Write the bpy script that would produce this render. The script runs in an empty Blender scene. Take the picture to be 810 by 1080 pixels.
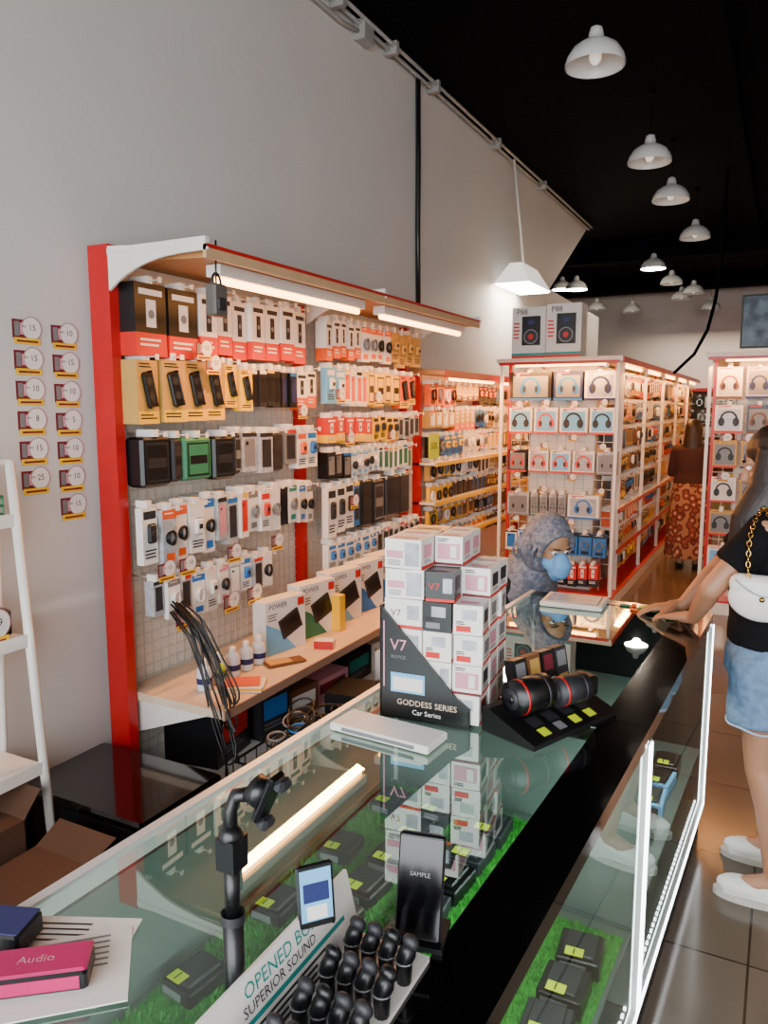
import bpy, bmesh, math, random
from mathutils import Matrix, Vector, Euler
R = random.Random(7)
sc = bpy.context.scene
PI = math.pi
def lin(c):
    return tuple((x/12.92 if x <= .04045 else ((x+.055)/1.055)**2.4) for x in c)
def hx(h):
    h = h.lstrip('#'); return lin(tuple(int(h[i:i+2],16)/255 for i in (0,2,4)))
MATS = {}
def mat(name, col, rough=.5, metal=0, emit=0, noise=.06, nscale=12, bump=0, coat=0, ecol=None, spec=None):
    if name in MATS: return MATS[name]
    m = bpy.data.materials.new(name); m.use_nodes = True
    nt = m.node_tree; b = nt.nodes['Principled BSDF']
    c = hx(col) if isinstance(col, str) else col
    b.inputs['Roughness'].default_value = rough
    b.inputs['Metallic'].default_value = metal
    b.inputs['Coat Weight'].default_value = coat
    if spec is not None: b.inputs['Specular IOR Level'].default_value = spec
    b.inputs['Base Color'].default_value = (*c,1)
    if noise > 0 or bump > 0:
        tc = nt.nodes.new('ShaderNodeTexCoord'); n = nt.nodes.new('ShaderNodeTexNoise')
        n.inputs['Scale'].default_value = nscale; n.inputs['Detail'].default_value = 3
        nt.links.new(tc.outputs['Object'], n.inputs['Vector'])
        if noise > 0:
            r = nt.nodes.new('ShaderNodeValToRGB')
            r.color_ramp.elements[0].position=.3; r.color_ramp.elements[1].position=.7
            r.color_ramp.elements[0].color = (*[x*(1-noise) for x in c],1)
            r.color_ramp.elements[1].color = (*[min(1,x*(1+noise)) for x in c],1)
            nt.links.new(n.outputs['Fac'], r.inputs['Fac']); nt.links.new(r.outputs['Color'], b.inputs['Base Color'])
        if bump > 0:
            bp = nt.nodes.new('ShaderNodeBump'); bp.inputs['Strength'].default_value = bump; bp.inputs['Distance'].default_value=.01
            nt.links.new(n.outputs['Fac'], bp.inputs['Height']); nt.links.new(bp.outputs['Normal'], b.inputs['Normal'])
    if emit > 0:
        e = hx(ecol) if isinstance(ecol,str) else (ecol or c)
        b.inputs['Emission Color'].default_value = (*e,1); b.inputs['Emission Strength'].default_value = emit
    MATS[name] = m; return m
def glassmat(name, tint, gain, base, p=3.2):
    m = bpy.data.materials.new(name); m.use_nodes = True; nt = m.node_tree; nt.nodes.clear()
    o = nt.nodes.new('ShaderNodeOutputMaterial'); mx = nt.nodes.new('ShaderNodeMixShader')
    t = nt.nodes.new('ShaderNodeBsdfTransparent'); g = nt.nodes.new('ShaderNodeBsdfGlossy')
    t.inputs[0].default_value = (*tint,1); g.inputs['Roughness'].default_value=.012; g.inputs[0].default_value=(.86,1,.94,1)
    f = nt.nodes.new('ShaderNodeLayerWeight'); f.inputs['Blend'].default_value=.5
    pw = nt.nodes.new('ShaderNodeMath'); pw.operation='POWER'; pw.inputs[1].default_value=p
    ma = nt.nodes.new('ShaderNodeMath'); ma.operation='MULTIPLY_ADD'; ma.inputs[1].default_value=gain; ma.inputs[2].default_value=base; ma.use_clamp=True
    nt.links.new(f.outputs['Facing'], pw.inputs[0]); nt.links.new(pw.outputs[0], ma.inputs[0]); nt.links.new(ma.outputs[0], mx.inputs[0])
    nt.links.new(t.outputs[0], mx.inputs[1]); nt.links.new(g.outputs[0], mx.inputs[2]); nt.links.new(mx.outputs[0], o.inputs[0])
    MATS[name]=m; return m
white=mat('white_card','#e9e5de',.5,noise=.03); offw=mat('offwhite_panel','#d9d2c6',.55)
wmetal=mat('white_painted_metal','#e6e1d8',.35,noise=.03)
black=mat('black_plastic','#0c0d0f',.35,noise=.1); blackg=mat('black_gloss_laminate','#050506',.1,noise=.1,coat=.4)
dark=mat('dark_grey','#232428',.5); red=mat('red_paint','#b80f14',.35); redc=mat('red_card','#cf1d14',.5)
orange=mat('orange_card','#e0560e',.5); tan=mat('tan_card','#c0964a',.55); yellow=mat('yellow_card','#f0c000',.5)
lime=mat('price_tag_lime','#d4e800',.5,noise=.02); blue=mat('blue_card','#1f6fbe',.5); lblue=mat('light_blue_card','#6fb6e4',.5)
green=mat('green_card','#2c7a5a',.5); teal=mat('teal_card','#128a84',.5); grey=mat('grey_card','#77787a',.5); pink=mat('pink_card','#d48f9e',.5)
magenta=mat('magenta_card','#b80e5c',.35); maroon=mat('maroon_print','#6e1626',.5); brown=mat('brown_card','#6a4226',.6)
silver=mat('wire_mesh','#c4bfb6',.4,metal=0,noise=0); steel=mat('aluminium','#dededc',.3,metal=.35,noise=.02)
clear=mat('grey_plastic_bag','#a9adb2',.25,noise=.2,nscale=40); ink=mat('print_ink','#1c1d21',.6,noise=0)
navy=mat('navy_card','#15245c',.5); purple=mat('purple_card','#4a3f8a',.5); cream=mat('cream_laminate','#dcc5aa',.35)
skin=mat('skin','#a37457',.5,noise=.04); skin2=mat('skin_warm','#a87c5a',.5,noise=.04)
led=mat('led_strip','#ffffff',.5,emit=9,ecol='#f4f8ff',noise=0); tubew=mat('warm_tube','#ffffff',.5,emit=16,ecol='#ffa650',noise=0)
gold=mat('gold_chain','#c9a24a',.25,metal=1,noise=0); cord=mat('cord_black','#020202',.9,noise=0,spec=.05)
glass=glassmat('counter_glass',(.80,.93,.87),1.25,.08,2.5)
glassv=glassmat('counter_side_glass',(.93,.98,.96),.8,.03,4)

def T(x,y,z): return Matrix.Translation((x,y,z))
def RZ(d): return Matrix.Rotation(math.radians(d),4,'Z')
def RX(d): return Matrix.Rotation(math.radians(d),4,'X')
def RY(d): return Matrix.Rotation(math.radians(d),4,'Y')
_tc={}
def textgeo(s):
    if s in _tc: return _tc[s]
    c=bpy.data.curves.new('t','FONT'); c.body=s; c.align_x='CENTER'; c.align_y='CENTER'; c.resolution_u=2
    o=bpy.data.objects.new('t',c); sc.collection.objects.link(o)
    dg=bpy.context.evaluated_depsgraph_get(); me=bpy.data.meshes.new_from_object(o.evaluated_get(dg))
    r=([v.co.copy() for v in me.vertices],[tuple(p.vertices) for p in me.polygons])
    bpy.data.objects.remove(o); bpy.data.meshes.remove(me); _tc[s]=r; return r
class MB:
    def __init__(s): s.v=[]; s.f=[]; s.fm=[]; s.m=[]; s.sm=[]; s.M=Matrix.Identity(4)
    def mi(s,m):
        if m not in s.m: s.m.append(m)
        return s.m.index(m)
    def add(s,vs,fs,m,smooth=False,L=None):
        M = s.M if L is None else s.M@L
        o=len(s.v); s.v += [M@Vector(v) for v in vs]; k=s.mi(m)
        for f in fs: s.f.append([o+i for i in f]); s.fm.append(k); s.sm.append(smooth)
    def box(s,x0,x1,y0,y1,z0,z1,m,L=None):
        s.add([(x0,y0,z0),(x1,y0,z0),(x1,y1,z0),(x0,y1,z0),(x0,y0,z1),(x1,y0,z1),(x1,y1,z1),(x0,y1,z1)],
          [(0,3,2,1),(4,5,6,7),(0,1,5,4),(1,2,6,5),(2,3,7,6),(3,0,4,7)],m,L=L)
    def cbox(s,x0,x1,y0,y1,z0,z1,m,c=.004,L=None):
        def ring(z,i): 
            a,b,d,e=x0+i,x1-i,y0+i,y1-i
            return [(a+c,d,z),(b-c,d,z),(b,d+c,z),(b,e-c,z),(b-c,e,z),(a+c,e,z),(a,e-c,z),(a,d+c,z)]
        vs=ring(z0,c)+ring(z0+c,0)+ring(z1-c,0)+ring(z1,c); fs=[tuple(range(7,-1,-1)),tuple(range(24,32))]
        for k in range(3):
            for i in range(8): fs.append((k*8+i,k*8+(i+1)%8,(k+1)*8+(i+1)%8,(k+1)*8+i))
        s.add(vs,fs,m,L=L)
    def rect(s,x0,x1,z0,z1,m,off=.001,L=None):
        s.add([(x0,-off,z0),(x1,-off,z0),(x1,-off,z1),(x0,-off,z1)],[(0,1,2,3)],m,L=L)
    def disc(s,x,z,rx,rz,m,off=.0015,n=20,L=None):
        s.add([(x+rx*math.cos(2*PI*i/n),-off,z+rz*math.sin(2*PI*i/n)) for i in range(n)],[tuple(range(n))],m,L=L)
    def arc(s,x,z,r,w,a0,a1,m,off=.002,n=14,L=None):
        vs=[];fs=[]
        for i in range(n+1):
            a=math.radians(a0+(a1-a0)*i/n)
            vs+= [(x+(r-w)*math.cos(a),-off,z+(r-w)*math.sin(a)),(x+r*math.cos(a),-off,z+r*math.sin(a))]
        for i in range(n): fs.append((2*i,2*i+1,2*i+3,2*i+2))
        s.add(vs,fs,m,L=L)
    def tri(s,pts,m,L=None): s.add(pts,[tuple(range(len(pts)))],m,L=L)
    def prism(s,pts,y0,y1,m,L=None):
        n=len(pts); vs=[(x,y0,z) for x,z in pts]+[(x,y1,z) for x,z in pts]
        fs=[tuple(range(n)),tuple(range(2*n-1,n-1,-1))]+[(i,i+n,(i+1)%n+n,(i+1)%n) for i in range(n)]
        s.add(vs,fs,m,L=L)
    def tube(s,pts,r,m,n=8,closed=False,L=None):
        pts=[Vector(p) for p in pts]; N=len(pts); rs=r if isinstance(r,(list,tuple)) else [r]*N
        vs=[];fs=[];up=None
        for i,p in enumerate(pts):
            if closed: d=pts[(i+1)%N]-pts[i-1]
            else: d=pts[min(i+1,N-1)]-pts[max(i-1,0)]
            if d.length<1e-9: d=Vector((0,0,1))
            d.normalize()
            if up is None: up=Vector((0,0,1)) if abs(d.z)<.9 else Vector((1,0,0))
            a=d.cross(up)
            if a.length<1e-6: a=d.orthogonal()
            a.normalize(); b=a.cross(d).normalized(); up=b
            for k in range(n): vs.append(p+(a*math.cos(2*PI*k/n)+b*math.sin(2*PI*k/n))*rs[i])
        for i in range(N if closed else N-1):
            j=(i+1)%N
            for k in range(n): fs.append((i*n+k,i*n+(k+1)%n,j*n+(k+1)%n,j*n+k))
        if not closed: fs+= [tuple(range(n-1,-1,-1)),tuple((N-1)*n+k for k in range(n))]
        s.add(vs,fs,m,True,L=L)
    def cyl(s,p0,p1,r,m,r2=None,n=14,L=None): s.tube([p0,p1],[r,r if r2 is None else r2],m,n,L=L)
    def lathe(s,prof,m,n=24,L=None):
        vs=[];fs=[]
        for r,z in prof:
            for k in range(n): vs.append((r*math.cos(2*PI*k/n),r*math.sin(2*PI*k/n),z))
        for i in range(len(prof)-1):
            for k in range(n): fs.append((i*n+k,i*n+(k+1)%n,(i+1)*n+(k+1)%n,(i+1)*n+k))
        s.add(vs,fs,m,True,L=L)
    def ell(s,c,r,m,L=None,n=20,rot=None):
        if not isinstance(r,(tuple,list)): r=(r,r,r)
        vs=[];fs=[];h=n//2
        Q=Matrix.Translation(c)@(rot or Matrix.Identity(4))
        for i in range(h+1):
            t=PI*i/h
            for k in range(n):
                p=2*PI*k/n; vs.append(Q@Vector((r[0]*math.sin(t)*math.cos(p),r[1]*math.sin(t)*math.sin(p),r[2]*math.cos(t))))
        for i in range(h):
            for k in range(n): fs.append((i*n+k,(i+1)*n+k,(i+1)*n+(k+1)%n,i*n+(k+1)%n))
        s.add(vs,fs,m,True,L=L)
    def cap(s,p0,p1,r0,r1,m):
        s.cyl(p0,p1,r0,m,r2=r1,n=16); s.ell(p0,r0,m,n=14); s.ell(p1,r1,m,n=14)
    def loft(s,rings,m,n=24,cap=True,L=None):
        vs=[];fs=[]
        for c,rx,ry in rings:
            for k in range(n): vs.append((c[0]+rx*math.cos(2*PI*k/n),c[1]+ry*math.sin(2*PI*k/n),c[2]))
        for i in range(len(rings)-1):
            for k in range(n): fs.append((i*n+k,i*n+(k+1)%n,(i+1)*n+(k+1)%n,(i+1)*n+k))
        if cap: fs+=[tuple(range(n-1,-1,-1)),tuple((len(rings)-1)*n+k for k in range(n))]
        s.add(vs,fs,m,True,L=L)
    def text(s,t,size,m,L):
        v,f=textgeo(t)
        s.add([(p.x*size,0,p.y*size) for p in v],f,m,L=L)
    def lines(s,x0,x1,z,n,dz,m,L=None):
        for i in range(n): s.rect(x0,x0+(x1-x0)*(1-.25*R.random()),z-i*dz-dz*.45,z-i*dz,m,.002,L=L)
    def build(s,name,parent=None,M=None,bevel=0):
        me=bpy.data.meshes.new(name); me.from_pydata([tuple(v) for v in s.v],[],s.f); 
        for m in s.m: me.materials.append(m)
        me.polygons.foreach_set('material_index',s.fm); me.polygons.foreach_set('use_smooth',s.sm); me.update()
        o=bpy.data.objects.new(name,me); sc.collection.objects.link(o)
        if M is not None: o.matrix_world=M
        if parent: o.parent=parent
        return o
    def remesh(s,name,voxel,m,parent=None,smooth=6,disp=0,dscale=.05):
        o=s.build(name); r=o.modifiers.new('r','REMESH'); r.mode='VOXEL'; r.voxel_size=voxel; r.use_smooth_shade=True
        if smooth: q=o.modifiers.new('s','SMOOTH'); q.iterations=smooth; q.factor=.5
        if disp:
            tx=bpy.data.textures.new(name,'CLOUDS'); tx.noise_scale=dscale
            d=o.modifiers.new('d','DISPLACE'); d.texture=tx; d.strength=disp; d.mid_level=.5
        dg=bpy.context.evaluated_depsgraph_get(); me=bpy.data.meshes.new_from_object(o.evaluated_get(dg))
        me.materials.clear(); me.materials.append(m)
        for p in me.polygons: p.use_smooth=True; p.material_index=0
        old=o.data; o.modifiers.clear(); o.data=me; bpy.data.meshes.remove(old)
        if parent: o.parent=parent
        return o
def empty(name,loc=(0,0,0)):
    e=bpy.data.objects.new(name,None); e.empty_display_size=.1; e.location=loc; sc.collection.objects.link(e); return e
def adopt(o,e):
    bpy.context.view_layer.update()
    o.parent=e; o.matrix_parent_inverse=e.matrix_world.inverted()

# ------------------------------------------------ camera
H=1.68
psi=math.atan(.5193); th=math.atan(110/811)
f=Vector((-math.sin(psi)*math.cos(th),math.cos(psi)*math.cos(th),-math.sin(th)))
cam=bpy.data.cameras.new('camera'); co=bpy.data.objects.new('camera',cam); sc.collection.objects.link(co)
co.location=(0,0,H); co.rotation_euler=f.to_track_quat('-Z','Y').to_euler()
cam.sensor_fit='VERTICAL'; cam.sensor_height=24; cam.lens=24*811/1080; cam.clip_start=.02
sc.camera=co

# ------------------------------------------------ room
CE=4.1; XW=-2.55; YB=17
wallm=mat('wall_paint_grey','#cdc9c4',.7,noise=.03,nscale=1.5)
wallf=mat('wall_paint_dark','#101113',.9,spec=.1)
ceilm=mat('ceiling_black_paint','#040405',.95,noise=.3,nscale=2,spec=.05)
def floormat():
    m=bpy.data.materials.new('floor_tiles'); m.use_nodes=True; nt=m.node_tree; b=nt.nodes['Principled BSDF']
    tc=nt.nodes.new('ShaderNodeTexCoord'); br=nt.nodes.new('ShaderNodeTexBrick'); br.offset=0; 
    br.inputs['Scale'].default_value=1; br.inputs['Brick Width'].default_value=.6; br.inputs['Row Height'].default_value=.6
    br.inputs['Mortar Size'].default_value=.004; br.inputs['Color1'].default_value=(*hx('#6e6053'),1); br.inputs['Color2'].default_value=(*hx('#66594c'),1)
    br.inputs['Mortar'].default_value=(*hx('#30281f'),1)
    n=nt.nodes.new('ShaderNodeTexNoise'); n.inputs['Scale'].default_value=3; n.inputs['Detail'].default_value=6
    mx=nt.nodes.new('ShaderNodeMix'); mx.data_type='RGBA'; mx.blend_type='MULTIPLY'; mx.inputs[0].default_value=.35
    nt.links.new(tc.outputs['Object'],br.inputs['Vector']); nt.links.new(tc.outputs['Object'],n.inputs['Vector'])
    nt.links.new(br.outputs['Color'],mx.inputs[6]); nt.links.new(n.outputs['Fac'],mx.inputs[7]); nt.links.new(mx.outputs[2],b.inputs['Base Color'])
    b.inputs['Roughness'].default_value=.16; return m
mb=MB(); mb.box(-4.8,3.6,-6,YB+.2,-.1,0,floormat()); mb.build('floor')
mb=MB(); mb.box(-4.8,3.6,-2.5,YB+.2,CE,CE+.1,ceilm)
for y in (12.2,15.5): mb.box(-4.8,3.6,y,y+.3,CE-.25,CE,ceilm)
for x in (-.6,1.6): mb.box(x,x+.12,-2.5,YB,CE-.05,CE,ceilm)
mb.build('ceiling')
mb=MB(); P=[(-2.5,0),(11.8,0),(11.8,3.0),(9.1,3.05),(10.9,CE),(-2.5,CE)]
mb.prism(P,0,.15,wallm,L=T(XW,0,0)@RZ(90)); mb.build('wall_left')
mb=MB(); mb.box(-4.8,-4.65,8,YB,0,CE,wallf); mb.box(-4.8,XW-.15,8,8.12,0,CE,wallf); mb.build('wall_left_rear')
mb=MB(); mb.box(-4.8,3.6,YB,YB+.15,0,CE,wallm); mb.build('wall_back')
mb=MB(); mb.box(3.45,3.6,-2.5,YB,0,CE,wallm); mb.build('wall_right')
mb=MB(); mb.box(-2.7,3.6,-2.5,-2.35,3.5,CE,wallm); mb.box(-2.7,-2.2,-2.5,-2.35,0,3.5,wallm); mb.box(3.0,3.6,-2.5,-2.35,0,3.5,wallm); mb.build('wall_front')

mb=MB()
g=mat('grey_conduit','#94928e',.5)
mb.cyl((XW+.04,1.0,CE-.05),(XW+.04,10.8,CE-.05),.012,g); mb.cyl((XW+.08,1.0,CE-.03),(XW+.08,10.8,CE-.03),.012,g)
mb.tube([(XW+.03,2.6,CE-.12),(XW+.03,4.3,CE-.12),(XW+.03,4.7,CE-.06)],.014,g)
for y in (3.0,4.2,4.9,5.6,7,8.5): mb.box(XW,XW+.1,y,y+.04,CE-.08,CE,g)
mb.box(XW,XW+.08,4.5,4.62,CE-.14,CE-.02,g)
mb.build('ceiling_conduit')
mb=MB(); mb.tube([(XW+.025,5.4,CE-.05),(XW+.03,5.4,3.5),(XW+.025,5.41,3.0),(XW+.03,5.42,2.3)],.02,black); mb.build('wall_power_cable')
mb=MB(); pts=[(-.69,9,CE),(-.70,9,3.2),(-.74,9,2.8),(-.80,9,2.5),(-.92,9,2.25),(-1.12,9,2.05)]
mb.tube(pts,.018,cord); mb.build('hanging_cable')

rim=mat('sticker_rim','#a8606e',.5,noise=0)
def promo(mb,x,z,s=1,price='15',L=None,off=0):
    L=(L or Matrix.Identity(4))@T(x,-off,z)@Matrix.Scale(s,4)
    mb.rect(-.058,-.0,-.03,.036,maroon,.002,L=L); mb.rect(-.05,-.03,-.02,.028,grey,.003,L=L); mb.rect(-.028,-.012,-.015,.024,pink,.003,L=L)
    mb.disc(.018,.008,.042,.040,white,.004,L=L); mb.arc(.018,.008,.041,.003,0,360,rim,.0045,n=20,L=L)
    mb.text(price,.030,ink,L@T(.02,-.005,.01)); mb.text('RM',.012,ink,L@T(-.012,-.005,.012))
    mb.rect(-.055,.05,-.048,-.026,yellow,.005,L=L); mb.rect(-.045,.04,-.041,-.034,maroon,.006,L=L)
mb=MB(); WL=T(XW,0,0)@RZ(90)
pr=['15','15','10','8','15','25','10','15','10','5','10','10','15']
for i in range(6): promo(mb,2.0,1.967-.113*i,1.08,pr[i],WL)
for i in range(7): promo(mb,2.17,1.96-.113*i,1.08,pr[i+6],WL)
mb.build('wall_price_stickers')

# ------------------------------------------------ packs
def pack(mb,style,w,h,d,c=None,c2=None,L=None,hook=True,deep=.15):
    L=L or Matrix.Identity(4)
    if hook:
        mb.cyl((w/2,-.05,.012),(w/2,deep,.012),.003,silver,n=6,L=L); mb.box(w/2-.015,w/2+.015,0,d,-.0,.03,white,L=L)
        mb.rect(w/2-.012,w/2+.012,.0,.022,white,.052,L=L)
    if style=='rb':
        c=c or white; o=ink if c is white else white
        mb.box(0,w,0,d,-h*.68,0,c,L=L); mb.box(0,w,0,d,-h,-h*.68,redc if c2 is None else c2,L=L)
        mb.rect(w*.12,w*.88,-h*.16,-h*.08,o,.001,L=L)
        mb.rect(w*.34,w*.66,-h*.6,-h*.22,o,.001,L=L); mb.disc(w*.5,-h*.42,w*.1,w*.1,grey,.002,L=L)
        mb.lines(w*.12,w*.8,-h*.76,2,h*.07,white,L=L)
    elif style=='sp':
        c=c or tan
        mb.box(0,w,0,d,-h,0,c,L=L); mb.rect(0,w,-h,-h*.8,yellow,.001,L=L)
        q=L@T(w*.52,0,-h*.45)@RY(-14)
        mb.cbox(-w*.24,w*.24,-.012,0,-h*.3,h*.28,black,.01,L=q); mb.disc(0,h*.12,w*.13,w*.13,dark,.013,L=q); mb.disc(0,-h*.12,w*.13,w*.13,dark,.013,L=q)
        mb.lines(w*.1,w*.7,-h*.05,2,h*.045,ink,L=L); mb.lines(w*.1,w*.9,-h*.85,2,h*.05,ink,L=L)
    elif style=='case':
        c=c or black; mb.cbox(0,w,0,d,-h,0,c,.012,L=L); mb.rect(w*.12,w*.88,-h*.9,-h*.12,c2 or dark,.0018,L=L); mb.rect(w*.16,w*.84,-h*.86,-h*.16,c,.002,L=L)
        mb.rect(w*.2,w*.8,-h*.62,-h*.42,c2 or dark,.0025,L=L); mb.lines(w*.28,w*.7,-h*.48,2,h*.05,white,L=L)
    elif style=='cb':
        mb.box(0,w,0,d*.5,-h,0,c or white,L=L); mb.rect(0,w,-h*.16,0,c2 or redc,.001,L=L)
        cc=R.choice([white,grey,black,dark])
        for q in range(3):
            mb.tube([(w*.5+w*(.33-.05*q)*math.cos(a),-.006-.006*q,-h*.5+min(w*.33,h*.26)*(1+.1*q)*math.sin(a)) for a in [2*PI*i/12 for i in range(12)]],.004,cc,n=5,closed=True,L=L)
        mb.rect(w*.2,w*.8,-h*.92,-h*.78,c2 or redc,.002,L=L)
        mb.lines(w*.15,w*.8,-h*.05,1,h*.05,white,L=L)
    elif style=='ph':
        mb.box(0,w,0,d,-h,0,c or clear,L=L); mb.rect(w*.14,w*.86,-h*.86,-h*.16,c2 or dark,.0015,L=L); mb.disc(w*.32,-h*.26,w*.09,w*.09,black,.003,L=L); mb.rect(0,w,-h*.1,0,R.choice([redc,ink,blue,yellow,white]),.0012,L=L)
    elif style=='bl':
        mb.box(0,w,0,d*.6,-h,0,c or white,L=L); mb.cbox(w*.22,w*.78,-.02,0,-h*.62,-h*.28,c2 or white,.008,L=L); mb.cbox(w*.38,w*.62,-.024,-.018,-h*.5,-h*.4,ink,.002,L=L)
        mb.rect(w*.08,w*.92,-h*.2,-h*.06,c2 or blue,.001,L=L); mb.lines(w*.1,w*.9,-h*.74,3,h*.06,ink,L=L)
    elif style=='hp':
        c2=c2 or ink
        mb.box(0,w,0,d,-h,0,c or white,L=L); k=min(w,h)
        mb.rect(w*.08,w*.92,-h*.88,-h*.14,R.choice([clear,offw,lblue]) if c is white else grey,.0008,L=L)
        mb.arc(w/2,-h*.5,k*.32,k*.075,0,180,c2,.002,L=L); 
        for sx in (-1,1):
            mb.disc(w/2+sx*k*.26,-h*.6,k*.12,k*.17,c2,.003,L=L); mb.disc(w/2+sx*k*.22,-h*.6,k*.06,k*.11,dark,.0035,L=L)
        mb.lines(w*.1,w*.6,-h*.03,1,h*.07,redc,L=L); mb.rect(0,w,-h,-h*.92,c2 if c2 is not ink else redc,.001,L=L)
    elif style=='bx':
        mb.box(0,w,0,d,-h,0,white,L=L); mb.tri([(0,-.001,-h),(w*.75,-.001,-h),(w*.3,-.001,-h*.55),(0,-.001,-h*.4)],c2 or lblue,L=L)
        q=L@T(w*.6,0,-h*.5)@RY(-20)
        mb.cbox(-w*.26,w*.26,-.006,0,-h*.2,h*.2,dark,.005,L=q); mb.rect(-w*.2,w*.2,-h*.13,h*.13,black,.0065,L=q); mb.text('POWER',w*.13,navy,L@T(w*.3,-.002,-h*.11))
        mb.lines(w*.05,w*.3,-h*.24,3,h*.05,grey,L=L); mb.rect(w*.8,w*.97,-h*.2,-h*.05,redc,.0012,L=L)
PAL=[white,white,offw,yellow,tan,black,dark,orange,redc,blue,lblue,grey,pink,green,clear]
def filler(mb,x0,x1,z,h,d,L,pal=PAL,wr=(.07,.13),deep=.1,styles=('cb','ph','bl','cb','rb','ph')):
    x=x0
    while x<x1-wr[1]:
        n=R.randint(2,4); w=R.uniform(*wr); st=R.choice(styles); c=R.choice(pal); c2=R.choice(pal); hh=h*R.uniform(.75,1)
        for k in range(n):
            if x+w>x1: break
            pack(mb,st,w,hh,d*R.uniform(.6,1.2),c,c2,L@T(x,0,z+R.uniform(-.01,.01)),deep=deep); x+=w+.012
        if R.random()<.15: promo(mb,x-w*.5,z-hh-.01,.7,R.choice(['10','15','5']),L,off=.02)
# ------------------------------------------------ first wall gondola
Y0,YM,Y1=2.3,3.72,5.13
par=empty('pegboard_gondola',(XW,Y0,0))
mb=MB()
woodc=mat('canopy_underside','#b8834e',.5)
mb.box(XW+.03,XW+.04,Y0+.04,Y1,0.05,2.25,offw)
for y in (Y0,YM,Y1-.04): 
    if y==Y0: mb.box(-2.52,-2.41,y-.02,y+.03,0.0,2.32,red)
    else: mb.box(-2.52,-2.45,y-.02,y+.02,0.0,2.25,red)
z=.12
while z<2.2: mb.box(XW+.045,XW+.049,Y0+.04,Y1,z,z+.004,silver); z+=.05
y=Y0+.08
while y<Y1: mb.box(XW+.042,XW+.046,y,y+.004,.08,2.2,silver); y+=.05
mb.prism([(-2.45,2.26),(-2.45,2.30),(-1.95,2.275),(-1.93,2.262),(-1.93,2.235),(-1.95,2.235)],Y0+.03,Y1,woodc)
mb.box(-1.93,-1.915,Y0-.02,Y1,2.225,2.272,mat('fascia_tan','#c8a47c',.4)); mb.box(-1.925,-1.908,Y0-.02,Y1,2.262,2.274,red)
for y in (Y0-.02,Y0+1.40,Y1-.02):
    q=[(-2.41,2.31),(-2.41,2.14)]+[(-2.41+.5*t,2.14+.112*(1-(1-t)**3.2)) for t in [i/10 for i in range(1,11)]]+[(-1.91,2.275)]
    mb.prism(q,y,y+.012,wmetal)
    mb.box(-2.41,-1.915,y-.004,y+.02,2.276,2.30,wmetal)
mb.box(-2.5,-1.95,Y0+.04,Y1,.425,.46,cream); mb.box(-1.95,-1.942,Y0+.04,Y1,.42,.46,mat('pinkish_edge','#b08a74',.4))
for y in (Y0+.06,YM,Y1-.04): mb.prism([(-2.5,.425),(-2.02,.425),(-2.5,.25)],y,y+.01,wmetal)
mb.box(-2.5,-2.05,Y0+.04,Y1,.0,.1,wmetal)
o=mb.build('frame'); adopt(o,par)
mb=MB()
for a,b in ((Y0+.15,YM-.1),(YM+.12,Y1-.1)):
    mb.box(-2.06,-1.99,a,b,2.19,2.235,wmetal); mb.cyl((-2.025,a+.02,2.178),(-2.025,b-.02,2.178),.014,tubew)
o=mb.build('tube_lights'); adopt(o,par)
def area(name,loc,rot,sx,sy,power,col,spread=None):
    l=bpy.data.lights.new(name,'AREA'); l.shape='RECTANGLE'; l.size=sx; l.size_y=sy; l.energy=power; l.color=col
    if spread: l.spread=math.radians(spread)
    o=bpy.data.objects.new(name,l); o.location=loc; o.rotation_euler=rot; sc.collection.objects.link(o); return o
WARM=(1,.40,.10)
for a,b in ((Y0+.15,YM-.1),(YM+.12,Y1-.1)):
    area('canopy_light',(-2.03,(a+b)/2,2.15),(0,math.radians(-22),0),.05,b-a,34,WARM)
XF=-2.33
def rowM(z,x=XF): return T(x,0,z)@RZ(90)
def layrow(z,y,items,x=XF,gap=.01,d=.1):
    mb=MB(); L=rowM(z,x)
    for it in items:
        st,w,h,c,c2=it[:5]; dd=it[5] if len(it)>5 else d
        if y+w>YM-.03: break
        pack(mb,st,w,h,dd,c,c2,L@T(y,R.uniform(-.01,.01),R.uniform(-.014,.01))@RZ(R.uniform(-6,6)),deep=.18); y+=w+gap
    return mb,rowM(0,x)
mb,L=layrow(2.19,Y0+.03,[('rb',.18,.29,black,None),('rb',.18,.29,black,None)]+[('rb',.115,.27,white,None,.06)]*8)
promo(mb,2.68,1.93,.9,'25',L,off=.05); promo(mb,2.74,1.87,.9,'25',L,off=.05); mb.build('hanging_earphone_boxes')
mb,L=layrow(1.875,Y0+.03,[('sp',.13,.26,tan,None)]*4+[('sp',.085,.2,yellow,None,.05)]*2+[('ph',.055,.18,dark,black)]*4+[('ph',.06,.18,black,navy)]*2+[('rb',.09,.2,white,orange,.05)]*3)
promo(mb,3.45,1.66,.8,'15',L,off=.05); mb.build('hanging_speaker_boxes')
mb,L=layrow(1.56,Y0+.04,[('case',.17,.21,black,dark),('case',.06,.19,dark,black),('case',.19,.19,green,black,.08),('case',.15,.2,black,dark),('case',.05,.2,dark,grey),('ph',.11,.19,clear,grey),('ph',.1,.2,clear,dark),('case',.12,.2,dark,black),('ph',.1,.18,grey,dark),('bl',.09,.2,white,orange),('bl',.09,.2,white,blue)])
mb.build('hanging_hard_disk_cases')
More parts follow.
